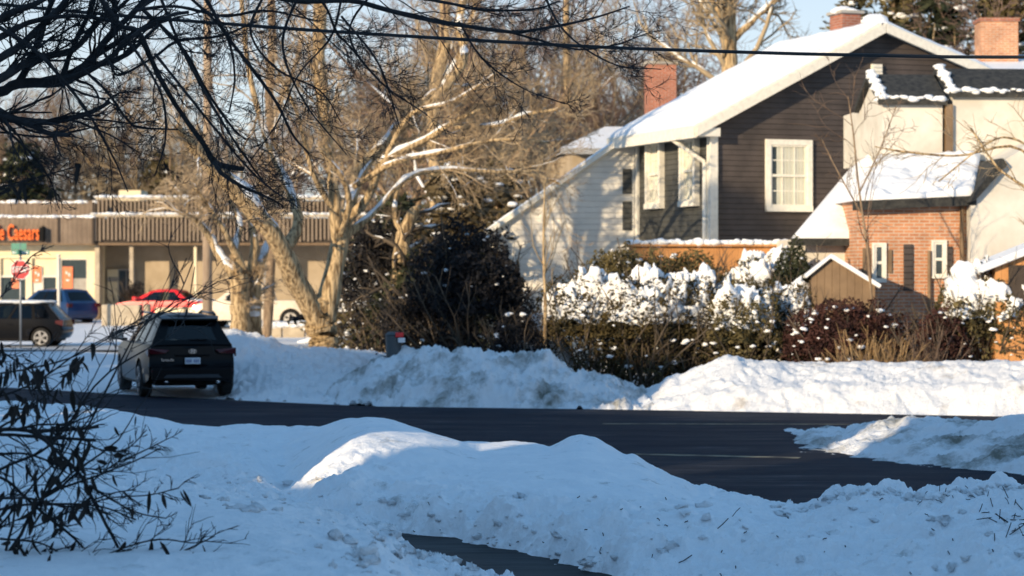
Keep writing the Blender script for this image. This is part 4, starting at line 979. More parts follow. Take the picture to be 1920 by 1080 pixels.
def suv():
    L, W, H = 4.65, 1.86, 1.66
    Yc = 47.0; ang = R(17.5)
    cx = gx(359, 44.6) + math.sin(ang) * -L / 2; cy = 44.75 + math.cos(ang) * L / 2
    r, body, panel = build_car('suv', (cx, cy, .0), ang, L, W, H, 2.70, M['suv_paint'], 'black sport utility vehicle seen from behind, parked at the kerb', belt=1.06, wr=.36, rimmat='rim_dark', clear=.27)
    h = -L / 2
    for sx in (-1, 1):
        m = MB(); m.prism([(sx * .90 * W / 2, h - .0 + .035, .985), (sx * .90 * W / 2, h + .055, .865), (sx * .58 * W / 2, h - .012 + .03, .885), (sx * .48 * W / 2, h - .012 + .05, .955)], 0, (0, -.045, 0)); t = m.build('taillight', M['taillight'], r, bevel=.015)
        m = MB(); m.prism([(sx * .905 * W / 2, h + .03, .99), (sx * .905 * W / 2, h + .03, .82), (sx * .915 * W / 2, h + .36, .90), (sx * .91 * W / 2, h + .36, .98)], 0, (sx * .03, 0, 0)); m.build('side_lens', M['taillight'], t, bevel=.008)
        m = MB(); m.box(sx * .68 * W / 2, sx * .86 * W / 2, h - .002, h + .05, .52, .56); m.build('reflector', M['taillight'], r, bevel=.008)
        m = MB(); m.cyl((sx * .55 * W / 2, h + .02, .33), (sx * .55 * W / 2, h + .25, .33), .04, k=12); m.build('exhaust', M['chrome'], r, smooth=True)
    # bumper: dark lower cladding, satin skid strip
    m = MB(); m.box(-.86 * W / 2, .86 * W / 2, h - .012, h + .10, .34, .60); bp = m.build('bumper', M['plastic'], r, bevel=.04)
    m = MB(); m.prism([(-.62 * W / 2, h - .02, .40), (.62 * W / 2, h - .02, .40), (.55 * W / 2, h - .02, .47), (-.55 * W / 2, h - .02, .47)], 0, (0, .03, 0)); m.build('skid_plate', M['grey_plastic'], bp, bevel=.01)
    # tailgate: seam lines, handle trim, plate, emblem, wiper
    m = MB(); m.box(-.17, .17, h - .018, h + .06, .655, .82); m.build('plate_recess', M['plastic'], r, bevel=.01)
    m = MB(); m.box(-.152, .152, h - .028, h - .0185, .675, .800); pt = m.build('number_plate', M['plate'], r, bevel=.006)
    m = MB(); rg = random.Random(4)
    for i in range(7):
        if i == 3: continue
        x = -.125 + i * .037; m.box(x, x + .022, h - .031, h - .0285, .705, .765)
    m.build('plate_characters', M['plate_ink'], pt)
    m = MB(); m.box(-.34, .34, h - .015, h + .06, .835, .862); m.build('tailgate_trim', M['plastic'], r, bevel=.008)
    # emblem: an oval ring with a slanted H
    m = MB(); n = 28; vs = []
    for i in range(n):
        a = 2 * math.pi * i / n
        for rr, dy in ((1, 0), (1, -.012), (.86, -.012), (.86, 0)): vs.append((rr * .078 * math.cos(a), h - .002 + dy, .925 + rr * .044 * math.sin(a)))
    m.add(vs, [(4 * i + j, 4 * i + (j + 1) % 4, 4 * ((i + 1) % n) + (j + 1) % 4, 4 * ((i + 1) % n) + j) for i in range(n) for j in range(4)])
    for x0 in (-.034, .020): m.prism([(x0, h - .002, .890), (x0 + .014, h - .002, .890), (x0 + .026, h - .002, .960), (x0 + .012, h - .002, .960)], 0, (0, -.012, 0))
    m.prism([(-.03, h - .002, .918), (.035, h - .002, .924), (.037, h - .002, .936), (-.026, h - .002, .930)], 0, (0, -.012, 0))
    m.build('emblem', M['chrome'], r)
    cu = bpy.data.curves.new('w', 'FONT'); cu.body = 'Santa Fe'; cu.size = .075; cu.extrude = .003; cu.align_x = 'LEFT'
    tmp = bpy.data.objects.new('t', cu); COL.objects.link(tmp); dg = bpy.context.evaluated_depsgraph_get(); me = bpy.data.meshes.new_from_object(tmp.evaluated_get(dg)); bpy.data.objects.remove(tmp)
    me.materials.clear(); me.materials.append(M['chrome']); o = link(bpy.data.objects.new('badge_lettering', me), r); o.location = (-.62, h - .004, .735); o.rotation_euler = (R(90), 0, 0)
    # spoiler, antenna fin, wiper
    m = MB(); m.prism([(-.60 * W / 2, h + .30, H - .10), (.60 * W / 2, h + .30, H - .10), (.66 * W / 2, h + .56, H - .045), (-.66 * W / 2, h + .56, H - .045)], 0, (0, 0, -.035)); m.build('spoiler', M['suv_paint'], r, bevel=.012)
    m = MB(); m.prism([(0, h + .75, H + .0), (0, h + .95, H + .0), (0, h + .78, H + .085)], 0, (.03, 0, 0)); m.build('antenna_fin', M['suv_paint'], r)
    for sx in (-1, 1):
        m = MB(); m.cyl((sx * .62 * W / 2, h + .8, H - .01), (sx * .66 * W / 2, .1, H + .01), .02, k=8); m.build('roof_rail', M['rim_dark'], r, smooth=True)
    m = MB(); m.box(-.03, .30, h + .12, h + .135, 1.14, 1.16); m.build('wiper', M['plastic'], r)
suv()
def other_cars():
    # black hatchback on the side road, nose off to the left
    Y = 75.5; L = 4.2; xr = gx(134, Y)
    r, b, p = build_car('hatchback', (xr - L / 2 - .02, Y, .05), R(88), L, 1.78, 1.50, 2.55, M['black_paint'], 'black hatchback side-on with bright alloy wheel, behind the stop sign post', belt=.95, hood=.93, wr=.33, style='hatch')
    h = -L / 2
    for sx in (-1, 1):
        m = MB(); m.prism([(sx * .89, h + .04, .92), (sx * .89, h + .05, .72), (sx * .87, h + .30, .80), (sx * .87, h + .30, .90)], 0, (-sx * .07, 0, 0)); m.build('taillight', M['taillight'], r, bevel=.01)
    rg = np.random.RandomState(9); C = np.array([[-.4, y, 1.50] for y in np.linspace(-1.2, .2, 10)] + [[.3, y, 1.50] for y in np.linspace(-1.2, .2, 10)]); V, Fq = blobs(C, np.full(20, .30), rg, .18); np_mesh('roof_snow', V, Fq, M['snow_roof'], r)
    # blue car in front of the shop
    Y = 98; L = 4.3
    r, b, p = build_car('blue_car', (gx(92, Y), Y + 1.0, .30), R(48), L, 1.80, 1.56, 2.6, M['blue_paint'], 'bright blue hatchback parked at an angle in front of the cream shop', belt=1.0, wr=.33, style='hatch')
    for sx in (-1, 1):
        m = MB(); m.box(sx * .62, sx * .86, -L / 2 - .01, -L / 2 + .12, .78, .95); m.build('taillight', M['taillight'], r, bevel=.02)
    # red car
    Y = 99; L = 4.5
    r, b, p = build_car('red_car', (gx(304, Y), Y, .40), R(78), L, 1.80, 1.44, 2.65, M['red_paint'], 'bright red sedan with snow on its boot, parked left of the utility pole', belt=.93, hood=.90, wr=.32, style='sedan')
    rg = np.random.RandomState(10); C = np.array([[x, y, .95] for x in (-.5, -.1, .3) for y in np.linspace(-2.0, -1.4, 4)]); V, Fq = blobs(C, np.full(len(C), .24), rg, .3); np_mesh('boot_snow', V, Fq, M['snow_roof'], r)
    # beige pickup behind the twin tree
    Y = 92; L = 5.2
    r, b, p = build_car('pickup_truck', (gx(476, Y), Y, .28), R(82), L, 1.95, 1.85, 3.3, M['beige_paint'], 'pale beige pickup truck half hidden by the two tree trunks', belt=1.15, hood=1.08, wr=.39, style='pickup', clear=.36)
    m = MB(); m.box(-.9, .9, -L / 2 - .02, -L / 2 + .05, .85, 1.12); m.build('taillight', M['taillight'], r, bevel=.02)
    # dark low car nose seen behind the forked trunk
    Y = 89; L = 4.3
    r, b, p = build_car('dark_car', (gx(600, Y), Y, -.25), R(80), L, 1.78, 1.40, 2.6, M['black_paint'], 'dark low car mostly hidden behind the forked tree trunk', belt=.93, hood=.9, wr=.32, style='hatch')
other_cars()

# ================================================================== TREES AND SHRUBS
def limb_tree(name, label, limbs, twig_levels, seed, bark, twig, minr=.010, snow=True, group=None, cat='tree', k=8, dz=None, n=16):
    """tree whose main limbs are given as [(px,py,Y,r_px) ...]; first limb is the trunk"""
    rg = np.random.RandomState(seed); b = limbs[0][0]; base = at(b[0], b[1], b[2])
    r = empty(name, base, label=label, cat=cat, group=group); B0 = []; PL = []; RL = []; LL = []
    for i, lb in enumerate(limbs):
        P = [Vector(at(p[0], p[1], p[2])) - base for p in lb]; rad = [p[3] * p[2] / F / 2 for p in lb]
        Q = resample([p[:] for p in P], n); Rr = np.interp(np.linspace(0, 1, n), np.linspace(0, 1, len(rad)), rad)
        if len(lb) > 2: Q[1:-1] += rg.normal(0, 1, (n - 2, 3)) * Rr[1:-1, None] * .07
        B0.append((Q[None], (Rr * (1 + .06 * rg.normal(0, 1, n)))[None], k)); PL.append(Q); RL.append(Rr[0]); LL.append(np.linalg.norm(np.diff(Q, axis=0), axis=1).sum())
    V, Fq = tubes_geo(B0[:1]); np_mesh('trunk', V, Fq, bark, r)
    if len(B0) > 1: V, Fq = tubes_geo(B0[1:]); np_mesh('limbs', V, Fq, bark, r)
    P = np.stack(PL); cb = canopy(P, np.array(LL), np.array(RL), twig_levels, rg, minr)
    if cb: V, Fq = tubes_geo(cb); np_mesh('crown', V, Fq, twig, r)
    if snow:
        SB = []
        src = [(q[0][0], q[1][0]) for q in B0[1:]] * 2
        if cb and snow != 'limbs' : src += [(cb[0][0][i], cb[0][1][i]) for i in range(len(cb[0][0])) if rg.rand() < .6]
        for Q, Rr in src:
            m = len(Q); a = rg.randint(0, m // 2); e = min(m, a + rg.randint(m // 3, m)); 
            if e - a < 3: continue
            q = Q[a:e].copy(); rr = Rr[a:e]; q[:, 2] += rr * .66; q[:, 1] -= rr * .2; f = np.sin(np.linspace(0, np.pi, e - a)) ** .6
            SB.append((q[None], (rr * .74 * f * (1 + .3 * rg.normal(0, 1, e - a)).clip(.4, 1.6) + .001)[None], 6))
        if SB: V, Fq = tubes_geo(SB); np_mesh('snow', V, Fq, M['snow_roof'], r, kind='stuff')
    return r

# levels: (m, t0, t1, angle, length factor, radius factor, n, wobble, up, sides)
LV_BIG = [(9, .15, .98, .75, .46, .48, 7, .20, .06, 5), (9, .1, 1, .75, .50, .50, 6, .26, .05, 4), (7, .1, 1, .75, .52, .55, 4, .3, .03, 3)]
LV_MAIN = [(13, .36, 1, .75, .36, .22, 9, .17, .05, 5), (10, .12, 1, .7, .5, .5, 7, .2, .04, 4), (7, .1, 1, .7, .5, .55, 5, .22, .0, 3)]

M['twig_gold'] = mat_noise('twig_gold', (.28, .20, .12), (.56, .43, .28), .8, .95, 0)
# --- the forked tree in the middle
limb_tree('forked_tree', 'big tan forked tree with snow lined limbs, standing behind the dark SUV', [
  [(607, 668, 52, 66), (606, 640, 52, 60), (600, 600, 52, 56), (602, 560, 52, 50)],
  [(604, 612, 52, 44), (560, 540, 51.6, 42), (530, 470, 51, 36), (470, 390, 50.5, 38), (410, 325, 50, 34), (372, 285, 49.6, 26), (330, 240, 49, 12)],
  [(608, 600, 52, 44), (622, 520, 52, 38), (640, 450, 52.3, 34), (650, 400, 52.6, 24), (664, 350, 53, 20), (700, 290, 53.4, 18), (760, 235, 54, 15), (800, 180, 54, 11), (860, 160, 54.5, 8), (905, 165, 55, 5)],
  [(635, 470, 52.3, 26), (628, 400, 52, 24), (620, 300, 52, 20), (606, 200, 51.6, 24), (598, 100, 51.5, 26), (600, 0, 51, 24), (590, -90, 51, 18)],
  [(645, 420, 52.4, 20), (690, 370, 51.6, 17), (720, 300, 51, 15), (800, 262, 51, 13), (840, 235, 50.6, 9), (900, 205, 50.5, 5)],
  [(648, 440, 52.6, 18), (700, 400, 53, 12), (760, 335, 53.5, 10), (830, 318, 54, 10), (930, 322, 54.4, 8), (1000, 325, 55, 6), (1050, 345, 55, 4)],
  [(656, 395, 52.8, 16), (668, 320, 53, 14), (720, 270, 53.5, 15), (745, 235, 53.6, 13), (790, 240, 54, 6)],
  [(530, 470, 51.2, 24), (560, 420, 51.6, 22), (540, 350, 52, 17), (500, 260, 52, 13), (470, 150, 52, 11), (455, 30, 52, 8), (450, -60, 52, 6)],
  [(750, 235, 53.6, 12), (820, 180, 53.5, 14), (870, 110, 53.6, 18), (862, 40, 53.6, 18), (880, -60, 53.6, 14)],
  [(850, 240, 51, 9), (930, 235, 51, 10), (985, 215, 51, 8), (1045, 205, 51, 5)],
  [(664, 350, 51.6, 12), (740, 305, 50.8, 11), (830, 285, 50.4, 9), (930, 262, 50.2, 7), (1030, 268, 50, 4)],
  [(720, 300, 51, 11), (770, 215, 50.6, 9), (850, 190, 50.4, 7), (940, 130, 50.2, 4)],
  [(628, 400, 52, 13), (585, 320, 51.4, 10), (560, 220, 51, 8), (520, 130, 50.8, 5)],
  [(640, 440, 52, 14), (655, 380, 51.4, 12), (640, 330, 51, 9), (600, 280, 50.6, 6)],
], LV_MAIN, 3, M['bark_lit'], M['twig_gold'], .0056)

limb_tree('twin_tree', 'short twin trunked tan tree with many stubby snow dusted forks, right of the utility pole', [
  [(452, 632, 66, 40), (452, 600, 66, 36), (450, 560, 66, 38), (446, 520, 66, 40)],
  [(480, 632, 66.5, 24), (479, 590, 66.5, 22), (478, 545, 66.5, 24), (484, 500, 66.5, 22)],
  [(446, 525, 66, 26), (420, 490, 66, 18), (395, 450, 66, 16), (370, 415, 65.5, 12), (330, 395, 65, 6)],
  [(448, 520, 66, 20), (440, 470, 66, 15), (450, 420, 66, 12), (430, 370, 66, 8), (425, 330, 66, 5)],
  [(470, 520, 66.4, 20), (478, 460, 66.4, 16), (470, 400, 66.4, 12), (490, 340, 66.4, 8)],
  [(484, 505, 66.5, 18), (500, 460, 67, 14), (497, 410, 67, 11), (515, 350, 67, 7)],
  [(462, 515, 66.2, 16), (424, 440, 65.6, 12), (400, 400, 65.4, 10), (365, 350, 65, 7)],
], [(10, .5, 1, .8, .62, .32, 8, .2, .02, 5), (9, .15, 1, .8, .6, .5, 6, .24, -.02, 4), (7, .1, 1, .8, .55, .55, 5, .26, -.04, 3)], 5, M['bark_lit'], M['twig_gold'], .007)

limb_tree('snag', 'thick broken pinkish trunk with a cap of snow, among the dark evergreens', [
  [(745, 632, 56, 44), (748, 600, 56, 38), (745, 560, 56, 36), (752, 500, 56, 34), (756, 450, 56, 32), (766, 415, 56, 26), (778, 395, 56, 18), (790, 388, 56, 8)],
  [(756, 440, 56, 16), (740, 400, 56, 10), (748, 340, 56, 6)],
], [(10, .2, 1, .9, .5, .35, 6, .2, .0, 4), (6, .1, 1, .8, .5, .5, 4, .3, -.05, 3)], 8, M['bark_lit'], M['twig_dark'], .009)

limb_tree('sapling', 'thin bare sapling in front of the white clapboard wall', [
  [(1022, 668, 46, 7), (1022, 560, 46, 6), (1019, 460, 46, 4), (1022, 330, 46, 2)],
], [(16, .25, .98, .45, .32, .55, 6, .12, .10, 4), (6, .2, 1, .5, .4, .6, 4, .15, .08, 3)], 12, M['bark_lit'], M['twig_tan'], .006, snow=False)

# --- background wood
def wood():
    LVb = [(10, .12, .98, .7, .44, .45, 8, .18, .07, 4), (8, .1, 1, .7, .55, .5, 6, .22, .05, 3), (5, .1, 1, .65, .6, .6, 5, .24, .03, 3)]
    protos = []
    specs = [(18.5, .26, M['bark_brown'], M['twig_pink']), (17, .22, M['bark_lit'], M['twig_brown']), (19, .30, M['bark_brown'], M['twig_brown']), (16, .2, M['bark_brown'], M['twig_pink']), (18, .24, M['bark_lit'], M['twig_pink'])]
    rg = np.random.RandomState(77); i = 0
    spots = []
    for px in np.linspace(-120, 1240, 17): spots.append((px + rg.normal(0, 22), rg.uniform(116, 138)))
    for px in list(np.linspace(-60, 380, 5)) + list(np.linspace(660, 1250, 8)): spots.append((px + rg.normal(0, 25), rg.uniform(88, 104) if px > 660 else rg.uniform(122, 130)))
    for px in (1130, 1215, 1290, 1365, 1480, 1570, 1650, 1760, 1840, 1930, 2010): spots.append((px + rg.normal(0, 20), rg.uniform(76, 98)))
    lab = ['bare tree with a pinkish haze of twigs in the wood beyond the shops', 'bare tree with a tan trunk in the wood beyond the shops', 'tall bare brown tree in the wood behind the houses']
    for (px, Y) in spots:
        k = rg.randint(5)
        h, r_, tm, wm = specs[k]
        if len(protos) <= k or protos[k] is None:
            pass
        while len(protos) <= k: protos.append(None)
        loc = (gx(px, Y), Y, 0); sc = (CZ + 540 * Y / F) / 17.0 * rg.uniform(.62, 1.0) * (.78 if px < 640 else 1)
        if px > 1050: sc *= .92
        lb = lab[2] if px > 1250 else (lab[0] if wm is M['twig_pink'] else lab[1])
        if protos[k] is None:
            o = protos[k] = bare_tree('bare_tree', loc, h, r_, 100 + k, LVb, tm, wm, forks=5, spread=.30, minr=.018, split=.28)
        else: o = copy_tree(protos[k]); o.location = loc
        o['label'] = lb; o['category'] = 'tree'; o['group'] = 'bare trees of the wood behind'
        o.rotation_euler = (0, 0, rg.uniform(0, 6.28)); o.scale = (sc, sc, sc)
wood()
def street_trees():
    src = [o for o in COL.objects if o.name.startswith('bare_tree') and o.parent is None][:2]
    for i, (u, w) in enumerate(((-23.0, 13),)):
        per = Vector((SUN.y, -SUN.x, 0)); c = per * u + SUN * w; o = copy_tree(src[i % 2]); o.location = c; sc = .58; o.scale = (sc, sc, sc); o.rotation_euler = (0, 0, i * 2.1)
        o['label'] = 'bare street tree standing left of the view, out of frame'; o['group'] = 'street trees outside the view'
def golden_trees():
    p = None
    for (px, Y, sc, lb) in ((760, 78, .86, 'golden twiggy tree behind the snow capped snag'), (905, 76, .82, 'golden twiggy tree above the dark yew'), (1010, 80, .84, 'golden twiggy tree above the sloping white gable edge'), (290, 121, .92, 'golden twiggy tree rising behind the slatted shop parapet, left of the utility pole'), (120, 123, .86, 'golden twiggy tree rising behind the shop parapet above the sign letters')):
        if p is None: p = o = bare_tree('bare_tree', (0, 0, 0), 14, .17, 222, [(11, .12, 1, .75, .46, .4, 9, .2, .02, 4), (8, .1, 1, .7, .55, .5, 7, .22, .0, 3), (5, .1, 1, .65, .6, .6, 5, .24, .0, 3)], M['bark_brown'], M['twig_tan'], forks=5, spread=.55, minr=.013, split=.34)
        else: o = copy_tree(p)
        o.location = (gx(px, Y), Y, 0); o.scale = (sc * 1.1, sc * 1.1, sc); o.rotation_euler = (0, 0, px * .37); o['label'] = lb; o['category'] = 'tree'; o['group'] = 'golden trees in the middle distance'
golden_trees()
# a couple of lit upright trunks named one by one
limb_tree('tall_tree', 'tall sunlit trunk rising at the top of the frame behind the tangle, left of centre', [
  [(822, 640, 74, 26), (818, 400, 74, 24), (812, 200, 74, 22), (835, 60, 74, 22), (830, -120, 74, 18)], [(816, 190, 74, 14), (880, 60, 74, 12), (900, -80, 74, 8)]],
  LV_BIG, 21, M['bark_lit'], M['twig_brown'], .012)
limb_tree('tall_tree', 'tall greyish trunk left of the big forked tree, dark on one side', [
  [(500, 640, 80, 18), (512, 400, 80, 16), (505, 200, 80, 16), (510, 60, 80, 16), (505, -120, 80, 14)], [(508, 230, 80, 10), (560, 100, 80, 8), (580, -60, 80, 5)]],
  LV_BIG, 22, M['bark_brown'], M['twig_brown'], .012)
limb_tree('tall_tree', 'broad tan tree forking at the top edge, just left of the dark house gable', [
  [(1372, 560, 68, 34), (1372, 300, 68, 30), (1368, 130, 68, 30), (1366, 40, 68, 26), (1368, -60, 68, 22)], [(1368, 70, 68, 16), (1340, 10, 68, 12), (1300, -60, 68, 9)], [(1370, 80, 68, 15), (1420, 30, 68, 11), (1480, -20, 68, 8), (1540, -80, 68, 5)]],
  LV_BIG, 23, M['bark_lit'], M['twig_tan'], .012)
limb_tree('tall_tree', 'slim tan trunk at the top between the wires, right of the tangle', [
  [(1062, 600, 90, 16), (1066, 300, 90, 14), (1062, 60, 90, 13), (1064, -100, 90, 10)]],
  LV_BIG, 24, M['bark_lit'], M['twig_brown'], .012)

M['browngreen'] = mat_noise('brown_green_needles', (.04, .034, .018), (.13, .10, .055), 1.2, .85, 0)
# --- conifers
def conifer(px, py, Y, h, w, seed, label, leaf=None, snowy=.3, drop=-.25, dens=1.0, name='conifer', irregular=.25):
    rg = np.random.RandomState(seed); base = Vector((gx(px, Y), Y, 0)); r = empty(name, base, label=label, cat='tree', group='dark conifers behind the gardens')
    tr = run(np.zeros((1, 3)), np.array([[0, 0, 1.]]), np.array([h]), 10, .02, .1, rg); V, Fq = tubes_geo([(tr, taper(np.array([w * .06]), 10, .1), 8)]); np_mesh('trunk', V, Fq, M['bark_brown'], r)
    nb = int(150 * dens); t = rg.rand(nb) ** .8; z = h * (.06 + .92 * t); a = rg.rand(nb) * 6.283
    Lb = w * .5 * (1 - t) ** .7 * (1 + irregular * rg.normal(0, 1, nb)).clip(.3, 1.7) + .25
    P = np.stack([np.zeros(nb), np.zeros(nb), z], 1); D = np.stack([np.cos(a), np.sin(a), np.full(nb, drop) + .2 * t], 1)
    Q = run(P, D, Lb, 6, .10, drop * .25, rg); V, Fq = tubes_geo([(Q, taper(np.full(nb, .03), 6, .3), 3)]); np_mesh('limbs', V, Fq, M['bark_brown'], r)
    m = int(46); i = rg.randint(0, nb, nb * m); f = rg.rand(nb * m) * 4.99; k = f.astype(int); fr = (f - k)[:, None]
    C = Q[i, k] * (1 - fr) + Q[i, k + 1] * fr + rg.normal(0, 1, (nb * m, 3)) * np.array([.13, .13, .09]) * (w / 3); C[:, 2] -= .05
    V, Fq = leaf_quads(C, .17 * w / 3 + .05, rg, .4, 2.6); np_mesh('crown', V, Fq, leaf or M['needle'], r, smooth=False)
    if snowy:
        s = rg.rand(nb) < snowy * 2; ii = np.where(s)[0]; kk = rg.randint(2, 6, len(ii)); CC = Q[ii, kk] + np.array([0, 0, .06]); V, Fq = blobs(CC, .07 + .13 * rg.rand(len(ii)) * w / 4, rg, .45); np_mesh('snow', V, Fq, M['snow_roof'], r, kind='stuff')
    return r
conifer(860, 0, 60, 5.4, 4.4, 1, 'drooping evergreen with specks of snow, behind the snow capped snag', M['browngreen'], snowy=.35, irregular=.4)
conifer(930, 0, 64, 5.6, 4.2, 2, 'brownish evergreen just left of the white clapboard wall', M['browngreen'], snowy=.25, irregular=.4)
conifer(740, 0, 63, 4.6, 4.2, 3, 'loose dark evergreen behind the snag, lit at the edges', snowy=.3, irregular=.4)

conifer(690, 0, 70, 3.3, 3.0, 4, 'small snowy evergreen beside the low concrete wall', M['olive'], snowy=.6)
conifer(1690, 0, 82, 14.0, 6, 5, 'tall olive conifer behind the dark gable ridge', M['olive'], snowy=.35, irregular=.5)
conifer(1770, 0, 78, 13.5, 6, 6, 'tall dark conifer right of the dark gable', snowy=.3, irregular=.5)
conifer(1880, 0, 84, 15, 7, 7, 'broad olive conifer at the top right behind the brick chimney', M['olive'], snowy=.3, irregular=.5)
conifer(1600, 0, 92, 14.5, 6, 8, 'conifer just behind the red chimney on the ridge', M['olive'], snowy=.3, irregular=.5)
conifer(-2640, 0, 24.2, 14.0, 4.6, 19, 'tall dark spruce added out of view to shade the black yew', snowy=.1, irregular=.2)  # unseen conifer put in to keep the yew in shade
conifer(40, 0, 118, 9.5, 7, 9, 'dark evergreen above the slatted shop parapet at the far left', snowy=.2)
conifer(300, 0, 122, 9.0, 6, 10, 'grey-green evergreen above the shop roof behind the bare limbs', M['olive'], snowy=.2)

# --- shrubs
def shrub(px, Y, wx, wy, h, seed, label, leaf, n=9000, ls=.09, snowtop=0, snowspeck=0, name='shrub', z0=0.0, shape=2.6, stems=True, cat='bush', group=None, specsize=.045):
    rg = np.random.RandomState(seed); base = Vector((gx(px, Y), Y, z0)); r = empty(name, base, label=label, cat=cat, group=group)
    # points near the surface of a bulging super-ellipsoid, with lumps
    d = nrm(rg.normal(0, 1, (n, 3))); d[:, 2] = np.abs(d[:, 2]) * np.where(rg.rand(n) < .15, -1, 1)
    p = (np.abs(d) ** shape).sum(1) ** (-1 / shape); lump = 1 + (.30 if leaf is M['yew'] else .20) * fbm(d[:, 0] * 2 + seed, d[:, 2] * 2 + d[:, 1] * 2, 1.6, 4) * 2
    rad = (p * lump * (1 - .5 * rg.rand(n) ** 2.2))[:, None]
    C = d * rad * np.array([wx / 2, wy / 2, h / 2]) + np.array([0, 0, h / 2])
    k = C[:, 2] > -.05; V, Fq = leaf_quads(C[k], ls, rg, .1, 2.0); np_mesh('foliage', V, Fq, leaf, r, smooth=False)
    if stems:
        m = 26; P = np.stack([rg.normal(0, wx * .10, m), rg.normal(0, wy * .10, m), np.zeros(m)], 1); D = np.stack([rg.normal(0, .5, m), rg.normal(0, .4, m), np.ones(m)], 1)
        Q = run(P, D, h * (.8 + .35 * rg.rand(m)), 7, .1, .06, rg); cb = canopy(Q, np.full(m, h), np.full(m, .025), [(8, .3, 1, .6, .3, .6, 4, .2, .05, 3)], rg, .006); V, Fq = tubes_geo([(Q, taper(np.full(m, .025), 7, .4), 4)] + cb); np_mesh('stems', V, Fq, M['twig_dark'], r)
    CC = []; SS = []
    if snowtop:
        na, nb = 150, 90; A, Bv = np.meshgrid(np.linspace(0, 2 * np.pi, na), np.linspace(.0, 1.28, nb))
        q = np.stack([np.sin(Bv) * np.cos(A), np.sin(Bv) * np.sin(A), np.cos(Bv)], -1); p = (np.abs(q) ** shape).sum(-1) ** (-1 / shape)
        lump = 1 + (.30 if leaf is M['yew'] else .20) * fbm(q[..., 0] * 2 + seed, q[..., 2] * 2 + q[..., 1] * 2, 1.6, 4) * 2
        P = q * (p * lump)[..., None] * np.array([wx / 2, wy / 2, h / 2])
        nz = fbm(P[..., 0] + seed * 3, P[..., 1] * 1.0 + P[..., 2] * 1.3, 2.0, 5, .55); cover = snowtop / 100
        mk = np.clip((1.5 * nz + .40 * cover - .10 - .62 * (Bv / 1.28) ** 1.6) / .12, 0, 1); mk = mk * mk * (3 - 2 * mk)
        wt = np.clip(np.sin(A * .5) * 8, 0, 1)
        th = -.16 + mk * (.225 + .05 * fbm(P[..., 0] * 2 + 4, P[..., 1] * 2 + P[..., 2], 3.5, 4)); n_ = nrm(q * np.array([.5, .6, 1]))
        P = P + n_ * th[..., None] + np.array([0, 0, h / 2]); idx = np.arange(na * nb).reshape(nb, na)
        np_mesh('snow_cap', P.reshape(-1, 3), np.stack([idx[:-1, :-1], idx[1:, :-1], idx[1:, 1:], idx[:-1, 1:]], -1).reshape(-1, 4), M['snow_roof'], r, kind='stuff')
    if snowspeck:
        q = nrm(rg.normal(0, 1, (snowspeck, 3))); q[:, 1] = -np.abs(q[:, 1]); p = (np.abs(q) ** shape).sum(1) ** (-1 / shape)
        CC.append(q * p[:, None] * np.array([wx / 2, wy / 2, h / 2]) * 1.0 + np.array([0, 0, h / 2])); SS.append(specsize * (.4 + .9 * rg.rand(snowspeck)))
    if CC: V, Fq = blobs(np.vstack(CC), np.concatenate(SS), rg, .65, .5); np_mesh('snow', V, Fq, M['snow_roof'], r, kind='stuff')
    return r
HG = 'cedar shrubs along the garden of the dark house'
def topz(py, Y): return gz(py, Y)
for (px, w, py, sd, lf, nst, nsp, lb, Y, olv) in (
   (1110, 1.9, 520, 31, 'cedar', 18, 34, 'cedar shrub at the left end of the hedge, loaded with snow on top', 46.4, 0),
   (1215, 2.0, 522, 32, 'cedar', 28, 34, 'cedar shrub second from the left end of the hedge, thick snow band on top', 46.0, 0),
   (1310, 1.8, 524, 33, 'cedar', 34, 30, 'cedar shrub in the middle of the hedge under a wide slab of snow', 46.2, 0),
   (1395, 1.4, 540, 34, 'olive', 10, 26, 'yellow-green cedar shrub in the hedge with few snow clumps', 45.6, 1),
   (1470, 1.8, 540, 35, 'cedar', 18, 34, 'cedar shrub at the right end of the hedge beside the burgundy bush', 46.2, 0)):
    shrub(px, Y, w, 1.7, gz(py, Y), sd, lb, M[lf], 11000, .085, nst, nsp, group=HG, name='cedar_shrub')
for (px, w, py, sd, lb, Y) in ((1165, 1.8, 468, 41, 'taller brownish cedar behind the hedge at the left end of the orange rail', 48.6), (1270, 2.2, 478, 42, 'taller cedar behind the middle of the hedge, in front of the orange boards', 48.8), (1420, 1.6, 488, 43, 'taller cedar behind the hedge carrying a white mound of snow', 48.6)):
    shrub(px, Y, w, 1.4, gz(py, Y), sd, lb, M['olive'], 9000, .09, 0 if px < 1400 else 40, 40, group=HG, name='cedar_shrub')
shrub(1490, 47.6, .9, .9, gz(470, 47.6), 44, 'narrow dark spiky shrub beside the white wall, above the right end of the hedge', M['needle'], 5000, .09, 0, 10, group=HG, name='upright_shrub')
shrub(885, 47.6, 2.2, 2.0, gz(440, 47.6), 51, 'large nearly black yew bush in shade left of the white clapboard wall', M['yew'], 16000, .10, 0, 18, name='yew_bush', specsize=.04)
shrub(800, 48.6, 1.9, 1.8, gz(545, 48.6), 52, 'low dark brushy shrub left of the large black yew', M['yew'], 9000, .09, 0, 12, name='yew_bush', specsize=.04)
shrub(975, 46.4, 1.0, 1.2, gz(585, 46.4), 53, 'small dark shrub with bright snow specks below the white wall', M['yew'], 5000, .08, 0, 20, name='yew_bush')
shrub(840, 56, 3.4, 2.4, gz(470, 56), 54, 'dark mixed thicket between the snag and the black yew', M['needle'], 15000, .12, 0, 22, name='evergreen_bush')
shrub(712, 57, 1.8, 1.8, gz(430, 57), 56, 'tall dark thicket immediately right of the forked trunk', M['yew'], 8000, .12, 0, 14, name='evergreen_bush')
